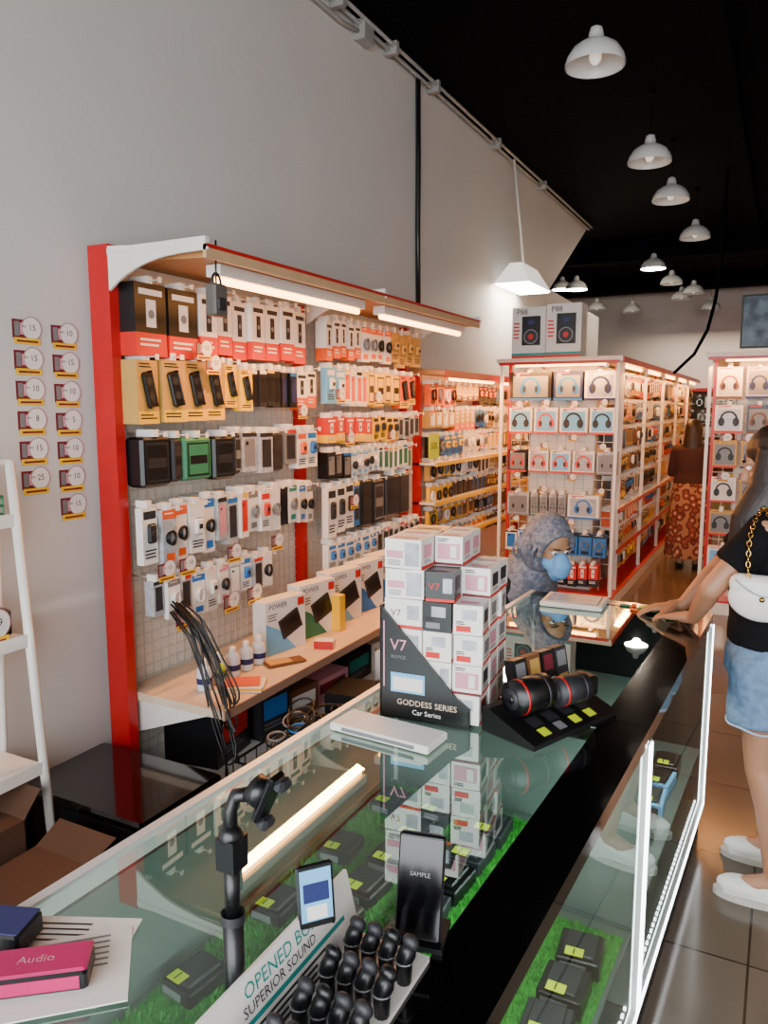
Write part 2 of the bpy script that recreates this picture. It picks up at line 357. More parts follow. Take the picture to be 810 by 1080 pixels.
mb,L=layrow(1.26,Y0+.03,[('bl',.09,.24,white,dark,.06),('cb',.08,.24,clear,orange,.06),('cb',.08,.24,white,orange,.05),('bl',.09,.22,white,white),('cb',.075,.25,white,blue,.04),('ph',.07,.2,clear,pink),('ph',.08,.22,clear,dark),('ph',.06,.22,white,redc),('cb',.08,.2,white,grey),('bl',.08,.2,white,redc),('cb',.08,.22,white,white),('ph',.07,.2,dark,black),('cb',.08,.2,white,teal),('cb',.07,.2,offw,blue),('cb',.07,.2,white,grey),('ph',.07,.2,dark,black)])
for yy in (2.40,2.53,2.85,3.2): promo(mb,yy,1.0,.9,R.choice(['10','15']),L,off=.05)
mb.build('hanging_cable_packs')
mb,L=layrow(.94,Y0+.08,[('ph',.06,.15,clear,dark,.05),('cb',.08,.17,white,grey,.05),('ph',.07,.17,clear,dark,.05),('cb',.08,.19,white,blue,.05),('bl',.08,.2,white,white,.05),('cb',.07,.18,white,pink),('ph',.08,.17,clear,white),('bl',.08,.17,white,blue),('ph',.07,.17,clear,dark),('cb',.08,.17,white,white)],d=.05)
for yy in (2.5,2.82,3.0): promo(mb,yy,.77,1,'10',L,off=.05)
mb.build('hanging_adapter_packs')
mb=MB(); L=rowM(0)
yb=YM+.06
for (z,h,items) in ((2.17,.22,[('rb',.07,white,orange)]*5+[('cb',.09,white,orange)]*4+[('bl',.1,tan,tan)]*4),
                    (1.9,.22,[('bl',.09,lblue,white)]*2+[('ph',.06,white,orange)]*4+[('case',.1,yellow,black)]*4+[('sp',.12,orange,black)]*3),
                    (1.62,.16,[('rb',.1,redc,yellow)]*5+[('bl',.08,yellow,dark)]*4+[('ph',.07,clear,dark)]*4),
                    (1.42,.16,[('ph',.08,black,grey)]*3+[('cb',.06,white,lblue)]*5+[('ph',.06,white,green)]*7),
                    (1.22,.3,[('bl',.09,white,dark)]*3+[('ph',.08,blue,dark)]*1+[('case',.15,black,dark)]*1+[('case',.17,black,grey)]*1+[('case',.19,dark,black)]*3),
                    (.88,.16,[('bl',.09,white,blue)]*6+[('ph',.07,clear,dark)]*8)):
    x=yb
    for st,w,c,c2 in items:
        if x+w>Y1-.05: break
        pack(mb,st,w,h*R.uniform(.88,1),.07,c,c2,L@T(x,0,z+R.uniform(-.01,.01))@RZ(R.uniform(-5,5)),deep=.18); x+=w+.012
for yy,zz in ((3.85,1.75),(3.95,1.5),(4.0,1.12),(4.5,1.5),(4.3,1.74)): promo(mb,yy,zz,.9,'15',L,off=.05)
mb.rect(4.93,5.12,1.32,1.5,lime,.12,L=L); mb.text('50%',.07,ink,L@T(5.02,-.125,1.41))
mb.build('hanging_phone_accessories')
TT=.462
mb=MB(); 
y=2.98
for i,(w,h,d,c2) in enumerate([(.28,.27,.09,lblue),(.28,.29,.09,green),(.28,.30,.1,lblue),(.26,.30,.1,blue),(.26,.30,.12,blue)]):
    L=T(-2.20,y,TT+h)@RZ(80); pack(mb,'bx',w,h,d,white,c2,L,hook=False); y+=w+.02
L=T(-2.10,3.52,TT+.2)@RZ(85); mb.box(0,.05,0,.08,-.2,0,yellow,L=L)
L=T(-2.03,4.45,TT+.3)@RZ(85); mb.box(0,.25,0,.12,-.3,0,white,L=L); mb.rect(.02,.23,-.2,-.05,blue,L=L); mb.lines(.03,.2,-.22,3,.025,ink,L=L)
mb.build('powerbank_boxes')
def bottle(x,y):
    mb=MB(); cm=mat('hand_sanitiser_clear','#d4dde8',.15,noise=.02); cap=mat('cap_white','#f0f2f6',.4)
    mb.lathe([(0,0),(.032,0),(.034,.006),(.034,.085),(.027,.104),(.013,.112),(.013,.118)],cm); mb.lathe([(.0342,.03),(.0346,.032),(.0346,.055),(.0342,.057)],navy)
    mb.lathe([(.015,.112),(.015,.134),(.011,.138),(0,.138)],cap); mb.build('sanitiser_bottle',M=T(x,y,TT))
for i in range(5): bottle(-2.18,2.50+i*.098)
mb=MB(); L=T(-2.055,2.60,TT)@RZ(25)
mb.cbox(-.1,.1,-.075,.075,0,.006,white,.002,L=L); mb.cbox(-.095,.1,-.07,.07,.006,.012,yellow,.002,L=L); mb.cbox(-.09,.1,-.065,.07,.012,.018,white,.002,L=L@RZ(6)); mb.cbox(-.075,.08,-.05,.06,.018,.024,orange,.002,L=L@RZ(10))
mb.build('receipt_book')
mb=MB(); L=T(-2.07,2.95,TT)@RZ(60); mb.cbox(-.1,.1,-.04,.04,0,.012,brown,.004,L=L); mb.cbox(-.09,.03,-.035,.035,.012,.016,tan,.002,L=L); mb.build('calculator_case')
mb=MB(); L=T(-2.03,3.25,TT)@RZ(20); mb.cbox(-.05,.05,-.035,.035,0,.04,white,.003,L=L); mb.rect(-.05,.05,0,.04,red,.036,L=L); mb.build('small_charger_box')
mb=MB()
for k in range(8):
    yb=2.335+R.random()*.05; pts=[]; zt=.90-R.random()*.06; zl=R.uniform(.12,.5); w=R.uniform(.02,.055); xo=R.uniform(-.03,.03); ph=R.uniform(0,2)
    for i in range(21):
        t=i/20; a=t*2*PI+ph; s_=math.sin(t*PI)**.6; pts.append((-2.20+xo+.28*s_+.012*math.sin(3*a),yb+w*(math.sin(a)-math.sin(ph)*(1-t))*.9+.03*s_,zt-(zt-zl)*math.sin(t*PI)))
    mb.tube(pts,.0042,black,n=6)
mb.ell((-2.02,2.42,.60),(.018,.018,.03),lime)
mb.build('charging_cable_tangle')
mb=MB(); mb.tube([(-1.935,2.36,2.3),(-1.93,2.35,2.2),(-1.93,2.35,2.13)],.004,black); mb.tube([(-1.93,2.35+.028*math.cos(a),2.13+.05*math.sin(a)) for a in [PI*i/8 for i in range(9)]],.005,dark)
mb.cbox(-1.955,-1.905,2.31,2.39,2.02,2.14,mat('gadget_grey','#5a5650',.35),.008); mb.cbox(-1.96,-1.9,2.325,2.375,2.04,2.09,dark,.006); mb.build('hanging_security_camera')
mb=MB(); y=2.5
for i in range(9):
    w=R.uniform(.18,.3); h=R.uniform(.12,.25); d=R.uniform(.2,.3); L=T(-2.12,y,.102+h)@RZ(90+R.uniform(-8,8)); c=[black,dark,brown,pink,black,white,tan,dark,white][i]
    mb.box(0,w,0,d,-h,0,c,L=L); mb.rect(w*.1,w*.9,-h*.6,-h*.2,[redc,blue,white,maroon,teal,navy,ink,red,pink][i],L=L); mb.lines(w*.1,w*.8,-h*.68,2,h*.08,grey,L=L); y+=w+.03
mb.build('stock_boxes')
mb=MB()
for i,(x,y,h,c,c2) in enumerate([(-1.72,3.1,.3,black,grey),(-1.7,3.4,.22,dark,redc),(-1.75,3.68,.34,white,maroon),(-1.66,3.98,.2,brown,white),(-1.75,4.26,.3,black,teal),(-1.72,4.6,.26,pink,ink)]):
    L=T(x,y,h)@RZ(90+R.uniform(-14,14)); mb.box(0,.24,0,.2,-h,0,c,L=L); mb.rect(.03,.2,-h*.6,-h*.2,c2,L=L); mb.lines(.03,.19,-h*.7,2,.02,grey,L=L)
mb.build('loose_stock_boxes')
mb=MB()
for k in range(26):
    c=Vector((-1.80+R.uniform(-.09,.09),2.55+R.random()*.35,.03)); r=R.uniform(.03,.06); tl=R.uniform(0,.5); n=16; hgt=R.uniform(.18,.32)
    mb.tube([c+Vector((r*math.cos(2*PI*i/n),r*math.sin(2*PI*i/n),hgt+tl*r*math.sin(2*PI*i/n))) for i in range(n)],.005,R.choice([black,black,dark,dark,blue,grey]),n=6,closed=True)
bw=dark
for zz in (.0,.07,.14,.2): mb.tube([(-1.97,2.42,zz+.01),(-1.62,2.42,zz+.01),(-1.62,2.98,zz+.01),(-1.97,2.98,zz+.01)],.006,bw,n=6,closed=True)
for i in range(8):
    t=i/7
    for a in ((-1.97+.35*t,2.42),(-1.97+.35*t,2.98),(-1.97,2.42+.56*t),(-1.62,2.42+.56*t)): mb.cyl((a[0],a[1],0),(a[0],a[1],.21),.003,bw,n=6)
mb.box(-1.97,-1.62,2.42,2.98,.0,.02,bw); mb.box(-1.94,-1.65,2.45,2.95,.02,.16,dark)
mb.build('cable_bin')
mb=MB(); mb.cbox(-2.5,-1.86,1.79,2.22,0,.27,blackg,.01); mb.box(-2.4,-1.9,1.785,1.792,.03,.24,black); mb.build('black_storage_bench')
mb=MB(); kb=mat('cardboard','#4e3220',.8); mb.box(-2.44,-2.2,1.10,1.6,0,.3,kb); mb.box(-2.15,-1.9,1.15,1.6,0,.22,kb)
mb.add([(-2.44,1.6,.30),(-2.2,1.6,.30),(-2.2,1.67,.38),(-2.44,1.67,.38)],[(0,1,2,3)],kb); mb.add([(-2.15,1.6,.22),(-1.9,1.6,.22),(-1.88,1.7,.27),(-2.15,1.7,.27)],[(0,1,2,3)],kb); mb.rect(-2.1,-1.95,.08,.15,ink,L=T(0,1.149,0)); mb.build('cardboard_boxes')
par=empty('ladder_shelf',(-2.3,1.4,0)); mb=MB()
for y in (1.05,1.74):
    mb.tube([(-2.235,y,0),(-2.345,y,1.5)],.02,wmetal,n=4); mb.tube([(-2.50,y,0),(-2.43,y,1.5)],.016,wmetal,n=4)
for z in (.42,.88,1.30):
    xf=-2.235-.11*z/1.5; mb.box(-2.48,xf,1.06,1.73,z-.012,z+.012,wmetal); mb.box(xf-.008,xf+.008,1.06,1.73,z-.025,z+.02,wmetal)
mb.box(-2.44,-2.34,1.05,1.74,1.49,1.505,wmetal)
adopt(mb.build('frame'),par)
mb=MB(); gb=mat('green_basket','#2f8f6a',.4)
for zz in (0,.03,.06): mb.tube([(-2.46,1.36,1.321+zz),(-2.34,1.36,1.321+zz),(-2.34,1.70,1.321+zz),(-2.46,1.70,1.321+zz)],.006,gb,n=6,closed=True)
for i in range(9): mb.cyl((-2.34,1.36+.34*i/8,1.315),(-2.34,1.36+.34*i/8,1.378),.004,gb,n=6); mb.cyl((-2.46,1.36+.34*i/8,1.315),(-2.46,1.36+.34*i/8,1.378),.004,gb,n=6)
mb.box(-2.46,-2.34,1.36,1.70,1.315,1.322,gb); mb.build('green_basket')
mb=MB(); mb.cbox(-2.44,-2.31,1.30,1.69,.902,1.0,black,.01); mb.ell((-2.38,1.5,1.02),(.05,.09,.035),dark); promo(mb,1.60,.95,1.3,'19',T(-2.31,0,0)@RZ(90),off=.0); mb.build('car_charger_tray')

# ------------------------------------------------ counters
AL=2.3; CM=T(-.325,0,0)@RZ(-AL); W=.72; TZ=.9; YS=1.9; YE=3.12
turfm=mat('turf_green','#2f8f2a',.8,noise=.35,nscale=60)
inner=mat('cabinet_inner_panel','#56645e',.35,noise=.04)
def counter(name,y0,y1):
    p=empty(name); p.matrix_world=CM
    mb=MB()
    mb.box(-W+.01,-.01,y0,y1,0,.12,black)
    mb.box(-W+.01,-.012,y0+.01,y1-.01,.12,.135,inner)
    mb.box(-W,-W+.012,y0,y1,.13,.86,inner)
    mb.box(-.115,0,y0,y1,TZ-.035,TZ+.004,blackg); mb.box(-W+.015,-.115,y1-.07,y1,TZ-.035,TZ+.004,blackg); mb.box(-W+.015,-.115,y0,y0+.07,TZ-.035,TZ+.004,blackg)
    mb.box(-W-.004,-W+.016,y0,y1,TZ-.03,TZ+.008,steel)
    for y in (y0,y1-.02):
        mb.box(-.018,.002,y,y+.02,.1,TZ-.035,steel); mb.box(-W,-W+.02,y,y+.02,.1,TZ-.03,steel)
    mb.box(-.014,.002,y0,y1,.12,.145,steel); mb.box(-W+.02,-.02,y1-.012,y1-.004,.14,TZ-.035,black if y1>2.5 else inner)
    adopt(mb.build('cabinet',M=CM),p)
    mb=MB(); mb.add([(-W+.016,y0+.07,TZ+.002),(-.115,y0+.07,TZ+.002),(-.115,y1-.07,TZ+.002),(-W+.016,y1-.07,TZ+.002)],[(0,1,2,3)],glass); adopt(mb.build('top_glass',M=CM),p)
    mb=MB(); mb.add([(-.005,y0+.02,.145),(-.005,y1-.02,.145),(-.005,y1-.02,TZ-.035),(-.005,y0+.02,TZ-.035)],[(0,1,2,3)],glassv); adopt(mb.build('front_glass',M=CM),p)
    mb=MB(); mb.box(.003,.006,y0,y1,.128,.142,led)
    for y in (y0+.003,y1-.017): mb.box(.003,.006,y,y+.012,.14,TZ-.04,led)
    n=int((y1-y0)/.03)
    for i in range(n): mb.box(-.03,-.024,y0+.02+i*.03,y0+.032+i*.03,.136,.142,led)
    adopt(mb.build('led_strips',M=CM),p)
    mb=MB(); mb.box(-W+.014,-.27,y0+.02,y1-.02,.592,.6,inner); mb.box(-W+.014,-.02,y0+.02,y1-.02,.352,.36,inner)
    adopt(mb.build('shelves',M=CM),p)
    return p
cA=counter('glass_display_counter',-.3,YS); cB=counter('glass_display_counter',YS+.003,YE)
def turf(mb,x0,x1,y0,y1,z,dens):
    mb.box(x0,x1,y0,y1,z,z+.004,turfm)
    for i in range(int((x1-x0)*(y1-y0)*dens)):
        x=R.uniform(x0,x1); y=R.uniform(y0,y1); a=R.random()*PI; dx=.0022*math.cos(a); dy=.0022*math.sin(a); h=R.uniform(.012,.024); lx=R.uniform(-.008,.008); ly=R.uniform(-.008,.008)
        mb.add([(x-dx,y-dy,z),(x+dx,y+dy,z),(x+lx,y+ly,z+h)],[(0,1,2)],turfm)
mb=MB(); turf(mb,-.69,-.28,.2,YS-.06,.6,28000); turf(mb,-.36,-.03,.3,YS-.06,.36,20000); adopt(mb.build('artificial_grass_mat',M=CM),cA)
def phonebox(mb,x,y,z,w=.09,l=.15,h=.04,rot=0,c=None):
    L=T(x,y,z)@RZ(rot); c=c or R.choice([black,black,dark,black])
    mb.cbox(-w/2,w/2,-l/2,l/2,0,h,c,.003,L=L)
    mb.cbox(-w*.36,w*.36,-l*.4,l*.4,h,h+.008,R.choice([dark,black,dark]),.003,L=L)
    mb.add([(-w*.3,-l*.49,h+.0095),(w*.12,-l*.49,h+.0095),(w*.12,-l*.22,h+.0095),(-w*.3,-l*.22,h+.0095)],[(0,1,2,3)],lime,L=L)
    mb.box(-w*.4,w*.2,-l/2-.002,-l/2,h*.25,h*.75,grey,L=L)
    v,fc=textgeo('1'); mb.add([(p.x*.03-w*.1,p.y*.03-l*.36,h+.0105) for p in v],fc,ink,L=L)
mb=MB()
for i in range(12):
    y=.35+i*.125
    phonebox(mb,-.345,y,.606,.09,.11,.035,R.uniform(-6,6))
    if i%2==0 or i>5: phonebox(mb,-.50,y+.02,.606,.09,.1,.03,R.uniform(-6,6))
    if i%2: phonebox(mb,-.63,y,.606,.08,.1,.03,R.uniform(-10,10))
for i in range(11):
    y=.4+i*.13; phonebox(mb,-.10,y,.366,.1,.11,.045,R.uniform(-8,8)); 
    if i%3: phonebox(mb,-.26,y,.366,.1,.11,.045,R.uniform(-8,8))
adopt(mb.build('phone_boxes_on_display',M=CM),cA)
mb=MB()
for i in range(5): phonebox(mb,-.35-.07*i,YS+.25+i*.15,.602,.09,.15,.03,90+R.uniform(-15,15),R.choice([white,dark,black]))
for i in range(6): phonebox(mb,-.1,YS+.2+i*.15,.362,.09,.13,.04,R.uniform(-9,9),R.choice([white,dark,black,lblue]))
adopt(mb.build('phone_boxes_on_shelf',M=CM),cB)
for (y0,y1,p) in ((.1,YS-.05,10),(YS+.1,YE-.1,8)):
    o=area('cabinet_fill',(0,0,0),(0,0,0),.03,y1-y0,p,(.88,1,.95)); o.matrix_world=CM@T(-.06,(y0+y1)/2,.85)@RY(35)  # added fill to brighten the counter inside, not a fitting of its own
# ------------------------------------------------ counter-top goods
D=T(-.871,1.655,TZ+.004)@RZ(5)
mb=MB()
pf=[(0,0),(.235,0),(.235,.05),(.2,.075),(0,.29)]
mb.prism(pf,0,.006,black,L=D); mb.prism(pf,.26,.266,black,L=D)
mb.box(0,.235,0,.266,0,.006,black,L=D); mb.box(.229,.235,0,.266,0,.05,black,L=D); mb.box(0,.006,0,.266,0,.29,black,L=D)
mb.text('GODDESS SERIES',.021,cream,D@T(.125,-.001,.045)); mb.text('Car Series',.018,white,D@T(.125,-.001,.022))
mb.rect(.03,.12,.07,.12,lblue,.001,L=D); mb.cbox(.035,.115,-.003,0,.075,.11,wmetal,.002,L=D); mb.text('V7',.04,pink,D@T(.05,-.001,.19)); mb.text('ROYCE',.012,grey,D@T(.05,-.001,.16)); mb.rect(.010,.013,.08,.25,pink,.001,L=D)
mb.build('charger_display_stand')
mb=MB()
def gbox(L,w,d,h,c,k):
    mb.box(0,w,0,d,0,h,c,L=L); o=white if c is black else ink
    if k==0:
        mb.rect(0,w,0,h*.1,redc,.001,L=L); mb.text('V7',h*.34,maroon if c is not black else redc,L@T(w*.3,-.001,h*.5)); mb.rect(w*.6,w*.92,h*.3,h*.8,clear,.001,L=L)
    elif k==1:
        mb.rect(w*.55,w*.95,h*.1,h*.9,clear,.001,L=L); mb.rect(w*.05,w*.5,h*.35,h*.6,pink,.001,L=L); mb.lines(w*.08,w*.45,h*.28,3,h*.07,grey,L=L)
    elif k==2:
        mb.rect(w*.1,w*.6,h*.1,h*.3,redc if c is white else grey,.001,L=L); mb.rect(w*.3,w*.8,h*.5,h*.85,clear,.001,L=L); mb.lines(w*.1,w*.4,h*.45,2,h*.07,ink,L=L)
    else:
        mb.rect(w*.1,w*.9,h*.2,h*.75,pink,.001,L=L); mb.cbox(w*.55,w*.8,-.004,0,h*.25,h*.7,wmetal,.002,L=L); mb.lines(w*.1,w*.5,h*.92,2,h*.07,ink,L=L); mb.rect(0,w,0,h*.08,maroon,.001,L=L)
    S=L@T(w,0,0)@RZ(90)
    mb.rect(0,d,0,h*.1,redc,.001,L=S); mb.rect(d*.2,d*.8,h*.35,h*.8,R.choice([maroon,pink,grey,ink]),.001,L=S); mb.lines(d*.2,d*.8,h*.3,2,h*.07,grey,L=S)
    L2=L@T(0,0,h+.001)
    mb.add([(w*.15,d*.2,0),(w*.8,d*.2,0),(w*.8,d*.5,0),(w*.15,d*.5,0)],[(0,1,2,3)],pink if c is not black else grey,L=L2)
hh=.075
for iz in range(6):
    for iy in range(3):
        for ix in range(3):
            top=[[6,5,4],[6,6,5],[6,6,5]][iy][ix]
            if iz>=top: continue
            w=.098 if ix<1 else .072
            xs=[.010,.111,.186][ix]; c=white
            if (iz,iy,ix) in ((4,0,1),(3,0,1),(5,2,0)): c=black
            gbox(D@T(xs+R.uniform(-.003,.003),.012+iy*.084,.008+iz*hh)@T(w/2,.04,0)@RZ(R.uniform(-9,9)*(iz/5))@T(-w/2,-.04,0),w,.078,hh-.002,c,R.randint(0,3))
mb.build('charger_boxes')
D2=T(-.61,1.69,TZ+.004)@RZ(-22)
mb=MB()
mb.prism([(0,0),(.16,0),(.16,.012),(.02,.06),(0,.06)],0,.33,black,L=D2)
for i in range(4):
    s=math.atan2(.048,.14); L=D2@T(.125,.05+i*.06,.027)@RY(math.degrees(s)); mb.add([(0,0,0),(.026,0,0),(.026,.03,0),(0,.03,0)],[(0,1,2,3)],lime if i!=1 else grey,L=L)
    mb.add([(-.04,0,0.0),(-.006,0,0.0),(-.006,.04,0),(-.04,.04,0)],[(0,1,2,3)],dark,L=L)
for i in range(4):
    L=D2@T(.03,.10+i*.055,.055)@RZ(90)@RX(-12); c=[black,brown,black,dark][i]
    mb.box(0,.048,0,.03,0,.10,c,L=L); mb.rect(.006,.042,.05,.09,[grey,tan,maroon,grey][i],.001,L=L); mb.rect(.006,.042,.01,.03,[redc,black,white,tan][i],.001,L=L)
def roll(p0,p1,r,k):
    mb.cyl(p0,p1,r,k,L=D2,n=28); d=(Vector(p1)-Vector(p0)).normalized()
    mb.cyl(Vector(p0)-d*.003,Vector(p0)-d*.001,r*.62,dark,L=D2,n=24); mb.cyl(Vector(p0)-d*.006,Vector(p0)-d*.003,r*.25,black,L=D2,n=16)
    for t in (.18,.8): q=Vector(p0).lerp(Vector(p1),t); mb.cyl(q,q+d*.006,r*1.03,red if t<.5 else dark,L=D2,n=28)
roll((.075,.02,.095),(.095,.12,.10),.042,black); roll((.10,.15,.085),(.12,.24,.088),.036,dark)
mb.cbox(.06,.12,.25,.31,.045,.10,black,.006,L=D2)
mb.build('phone_holder_display')
mb=MB(); L=T(-.80,1.56,TZ+.004)@RZ(-4); mb.cbox(-.135,.135,-.05,.05,0,.02,white,.003,L=L); mb.rect(-.1,.1,.006,.015,grey,.051,L=L); mb.build('slim_white_box')
mb=MB(); L=CM@T(-.5,YE-.13,TZ+.004)@RZ(5); mb.cbox(-.12,.12,-.09,.09,0,.02,white,.004,L=L); mb.cbox(-.1,.1,-.07,.07,.02,.024,clear,.003,L=L); mb.build('tablet_box')
mb=MB(); L=CM@T(-.27,YE-.08,TZ+.004)
for i in range(7): mb.cbox(-.02,.02,-.01,.01,0,.006,R.choice([lime,pink,tan,orange,green]),.002,L=L@T(R.uniform(-.08,.08),R.uniform(-.05,.05),0)@RZ(R.uniform(0,180)))
mb.build('sticker_pieces')
mb=MB(); gx,gy=-.552,.67; z0=TZ+.004
mb.lathe([(0,0),(.045,0),(.045,.008),(.014,.014),(.013,.05)],black,L=T(gx,gy,z0)); mb.cyl((gx,gy,z0+.02),(gx,gy,z0+.17),.0125,black); mb.cyl((gx,gy,z0+.17),(gx,gy,z0+.235),.0095,black)
mb.lathe([(.0145,0),(.0145,.012)],dark,L=T(gx,gy,z0+.165)); mb.box(gx-.012,gx+.014,gy-.014,gy+.014,z0+.235,z0+.275,black)
mb.ell((gx,gy,z0+.275),.015,black); mb.tube([(gx,gy,z0+.275),(gx-.003,gy+.004,z0+.305),(gx+.003,gy+.008,z0+.322),(gx+.022,gy+.01,z0+.328)],[.009,.0085,.009,.009],black)
L=T(gx+.036,gy+.012,z0+.332)@RY(25); mb.cyl((-.012,0,0),(.008,0,0),.018,black,L=L,n=20); mb.cbox(.006,.016,-.015,.015,-.03,.034,black,.004,L=L); mb.cbox(.014,.028,-.012,.012,.022,.036,dark,.004,L=L); mb.cbox(.014,.028,-.012,.012,-.036,-.022,dark,.004,L=L)
mb.build('phone_gimbal')
mb=MB()
mb.box(-.53,-.40,.55,.91,z0,z0+.008,wmetal)
mb.prism([(-.535,z0),(-.51,z0),(-.535,z0+.10),(-.54,z0+.10)],.55,.91,white)
Q=T(-.511,0,z0)@RZ(90)@RX(-14)
mb.rect(.57,.88,.045,.052,teal,.001,L=Q); mb.text('OPENED BOX',.026,teal,Q@T(.74,-.002,.084)); mb.text('SUPERIOR SOUND',.019,ink,Q@T(.73,-.002,.064)); mb.lines(.62,.86,.04,4,.008,ink,L=Q)
L=T(-.515,.80,z0+.085)@RZ(50)@RX(-10); mb.cbox(-.026,.026,0,.006,0,.085,black,.003,L=L); mb.rect(-.022,.022,.01,.078,lblue,.0008,L=L); mb.rect(-.014,.014,.012,.03,white,.0012,L=L); mb.rect(-.018,.018,.035,.06,navy,.0012,L=L)
for i in range(5):
    for j in range(4):
        x=-.492+.027*j; y=.59+i*.065; zz=z0+.008; k=(i+j)%3
        mb.tube([(x,y,zz),(x,y,zz+.03),(x+.004,y,zz+.042),(x+.008,y+.002,zz+.058)],[.010,.0115,.0125,.009],black,n=10); mb.ell((x+.009,y+.002,zz+.06),(.013,.009,.010),dark if k else black,n=10,rot=RY(30)); mb.tube([(x+.012*math.cos(a),y+.012*math.sin(a),zz+.032) for a in [2*PI*q/12 for q in range(12)]],.0015,grey,n=5,closed=True)
mb.build('charger_rack')
mb=MB(); L=T(-.43,.93,z0)@RZ(12)@RX(-14); mb.cbox(-.035,.035,0,.009,.006,.158,black,.004,L=L); mb.rect(-.032,.032,.012,.152,mat('phone_screen_off','#060608',.12,noise=0),.0006,L=L)
mb.text('SAMPLE',.009,grey,L@T(.0,-.001,.1)); K=T(-.43,.93,z0)@RZ(12); mb.box(-.04,.04,-.01,.06,0,.008,black,L=K); mb.box(-.012,.012,.045,.055,.0,.06,black,L=K); mb.build('dummy_phone_on_stand')
mb=MB(); L=T(-.87,.67,z0)@RZ(25); mb.box(-.11,.09,-.08,.09,0,.002,white,L=L); mb.box(-.08,.10,-.11,.04,.002,.004,white,L=L@RZ(18))
for i in range(6): 
    mb.add([(-.07,.03-.012*i,.0045),(.07,.03-.012*i,.0045),(.07,.0255-.012*i,.0045),(-.07,.0255-.012*i,.0045)],[(0,1,2,3)],grey,L=L@RZ(18))
for i in range(5): 
    mb.add([(-.09,.075-.012*i,.0025),(.02,.075-.012*i,.0025),(.02,.071-.012*i,.0025),(-.09,.071-.012*i,.0025)],[(0,1,2,3)],ink,L=L)
mb.build('printed_leaflets')
mb=MB(); L=T(-.885,.60,z0+.005)@RZ(38); mb.cbox(-.05,.11,-.03,.03,0,.028,black,.004,L=L); mb.cbox(-.05,.11,-.029,.029,.028,.033,magenta,.003,L=L); mb.box(-.04,.10,-.031,-.03,.006,.024,magenta,L=L)
v,fc=textgeo('Audio'); mb.add([(p.x*.02+.04,p.y*.02,.0335) for p in v],fc,pink,L=L)
L2=T(-.97,.655,z0+.005)@RZ(20); mb.cbox(-.06,.05,-.035,.03,0,.035,black,.004,L=L2); mb.cbox(-.058,.048,-.033,.028,.035,.037,navy,.001,L=L2); mb.build('earphone_boxes_on_counter')

# ------------------------------------------------ far gondolas
mb=MB()
ya,yz=5.28,11.2
mb.box(XW+.02,XW+.05,ya,yz,0,1.95,offw); mb.box(XW+.02,-2.22,ya,yz,0,.12,wmetal)
mb.prism([(-2.52,1.93),(-2.52,1.98),(-2.24,1.95),(-2.24,1.92)],ya,yz,woodc); mb.box(-2.24,-2.23,ya,yz,1.9,1.955,red)
y=ya
while y<yz: mb.box(-2.5,-2.44,y,y+.04,0,1.93,red); mb.cyl((-2.26,y+.15,1.895),(-2.26,y+1.1,1.895),.014,tubew); y+=1.25
for z in (.5,.95,1.25,1.55): mb.box(-2.5,-2.31,ya,yz,z-.3,z-.285,wmetal); mb.box(-2.312,-2.305,ya,yz,z-.31,z-.28,yellow)
mb.build('pegboard_gondola')
mb=MB(); L=T(-2.38,0,0)@RZ(90); P2=[yellow,tan,offw,white,orange,yellow,black,brown,dark,blue,tan,black]
for z in (1.86,1.66,1.46,1.27,1.08,.9,.72): filler(mb,ya+.05,yz-.05,z,.165,.08,L,P2)
mb.build('hanging_accessory_stock')
for y in (6.2,8.2,10.2): area('canopy_light',(-2.24,y,1.88),(0,math.radians(-15),0),.05,1.6,24,WARM)
def island(x0,x1,y0,y1,zt,side=True,nm='island_display_gondola'):
    mb=MB(); cx0,cx1=x0+.22,x1-.22
    mb.box(cx0,cx1,y0+.2,y1,0,zt-.05,offw); mb.box(x0,x1,y0,y1,0,.1,wmetal); mb.box(x0-.004,x1+.004,y0-.004,y1,.1,.115,red)
    for x in (x0,x1-.025):
        mb.box(x,x+.025,y0,y0+.025,.1,zt-.02,wmetal)
    for x in (x0+.03,x1-.055): mb.box(x,x+.025,y0+.14,y0+.17,.1,zt-.02,red)
    mb.box(x0-.02,x1+.02,y0-.02,y1,zt-.03,zt,wmetal); mb.box(x0-.024,x1+.024,y0-.03,y1,zt-.012,zt+.012,cream); mb.box(x1+.02,x1+.03,y0,y1,zt-.04,zt+.005,red); mb.box(x0,x1,y0-.034,y0-.028,zt-.045,zt-.02,red)
    mb.cyl((x0+.12,y0+.04,zt-.045),(x1-.12,y0+.04,zt-.045),.013,tubew)
    z=.35
    while z<zt-.1: mb.box(x0+.03,x1-.03,y0+.195,y0+.2,z,z+.006,silver); z+=.08
    x=x0+.05
    while x<x1-.05: mb.box(x,x+.006,y0+.19,y0+.196,.12,zt-.06,silver); x+=.08
    y=y0+.3
    if side:
        while y<y1: mb.box(x1-.05,x1-.02,y,y+.03,.1,zt-.03,wmetal); mb.box(cx1,cx1+.03,y+.6,y+.63,.1,zt-.03,red); mb.cyl((x1-.05,y+.1,zt-.05),(x1-.05,y+1.0,zt-.05),.013,tubew); y+=1.2
        for z in (.45,.8): mb.box(cx1,x1-.02,y0+.25,y1,z,z+.015,wmetal); mb.box(x1-.022,x1-.015,y0+.25,y1,z-.01,z+.025,red)
    return mb.build(nm)
IX0,IX1,IY=-2.2,-1.2,6.4
i1=island(IX0,IX1,IY,12.5,2.08)
mb=MB(); L0=T(0,IY+.06,0)
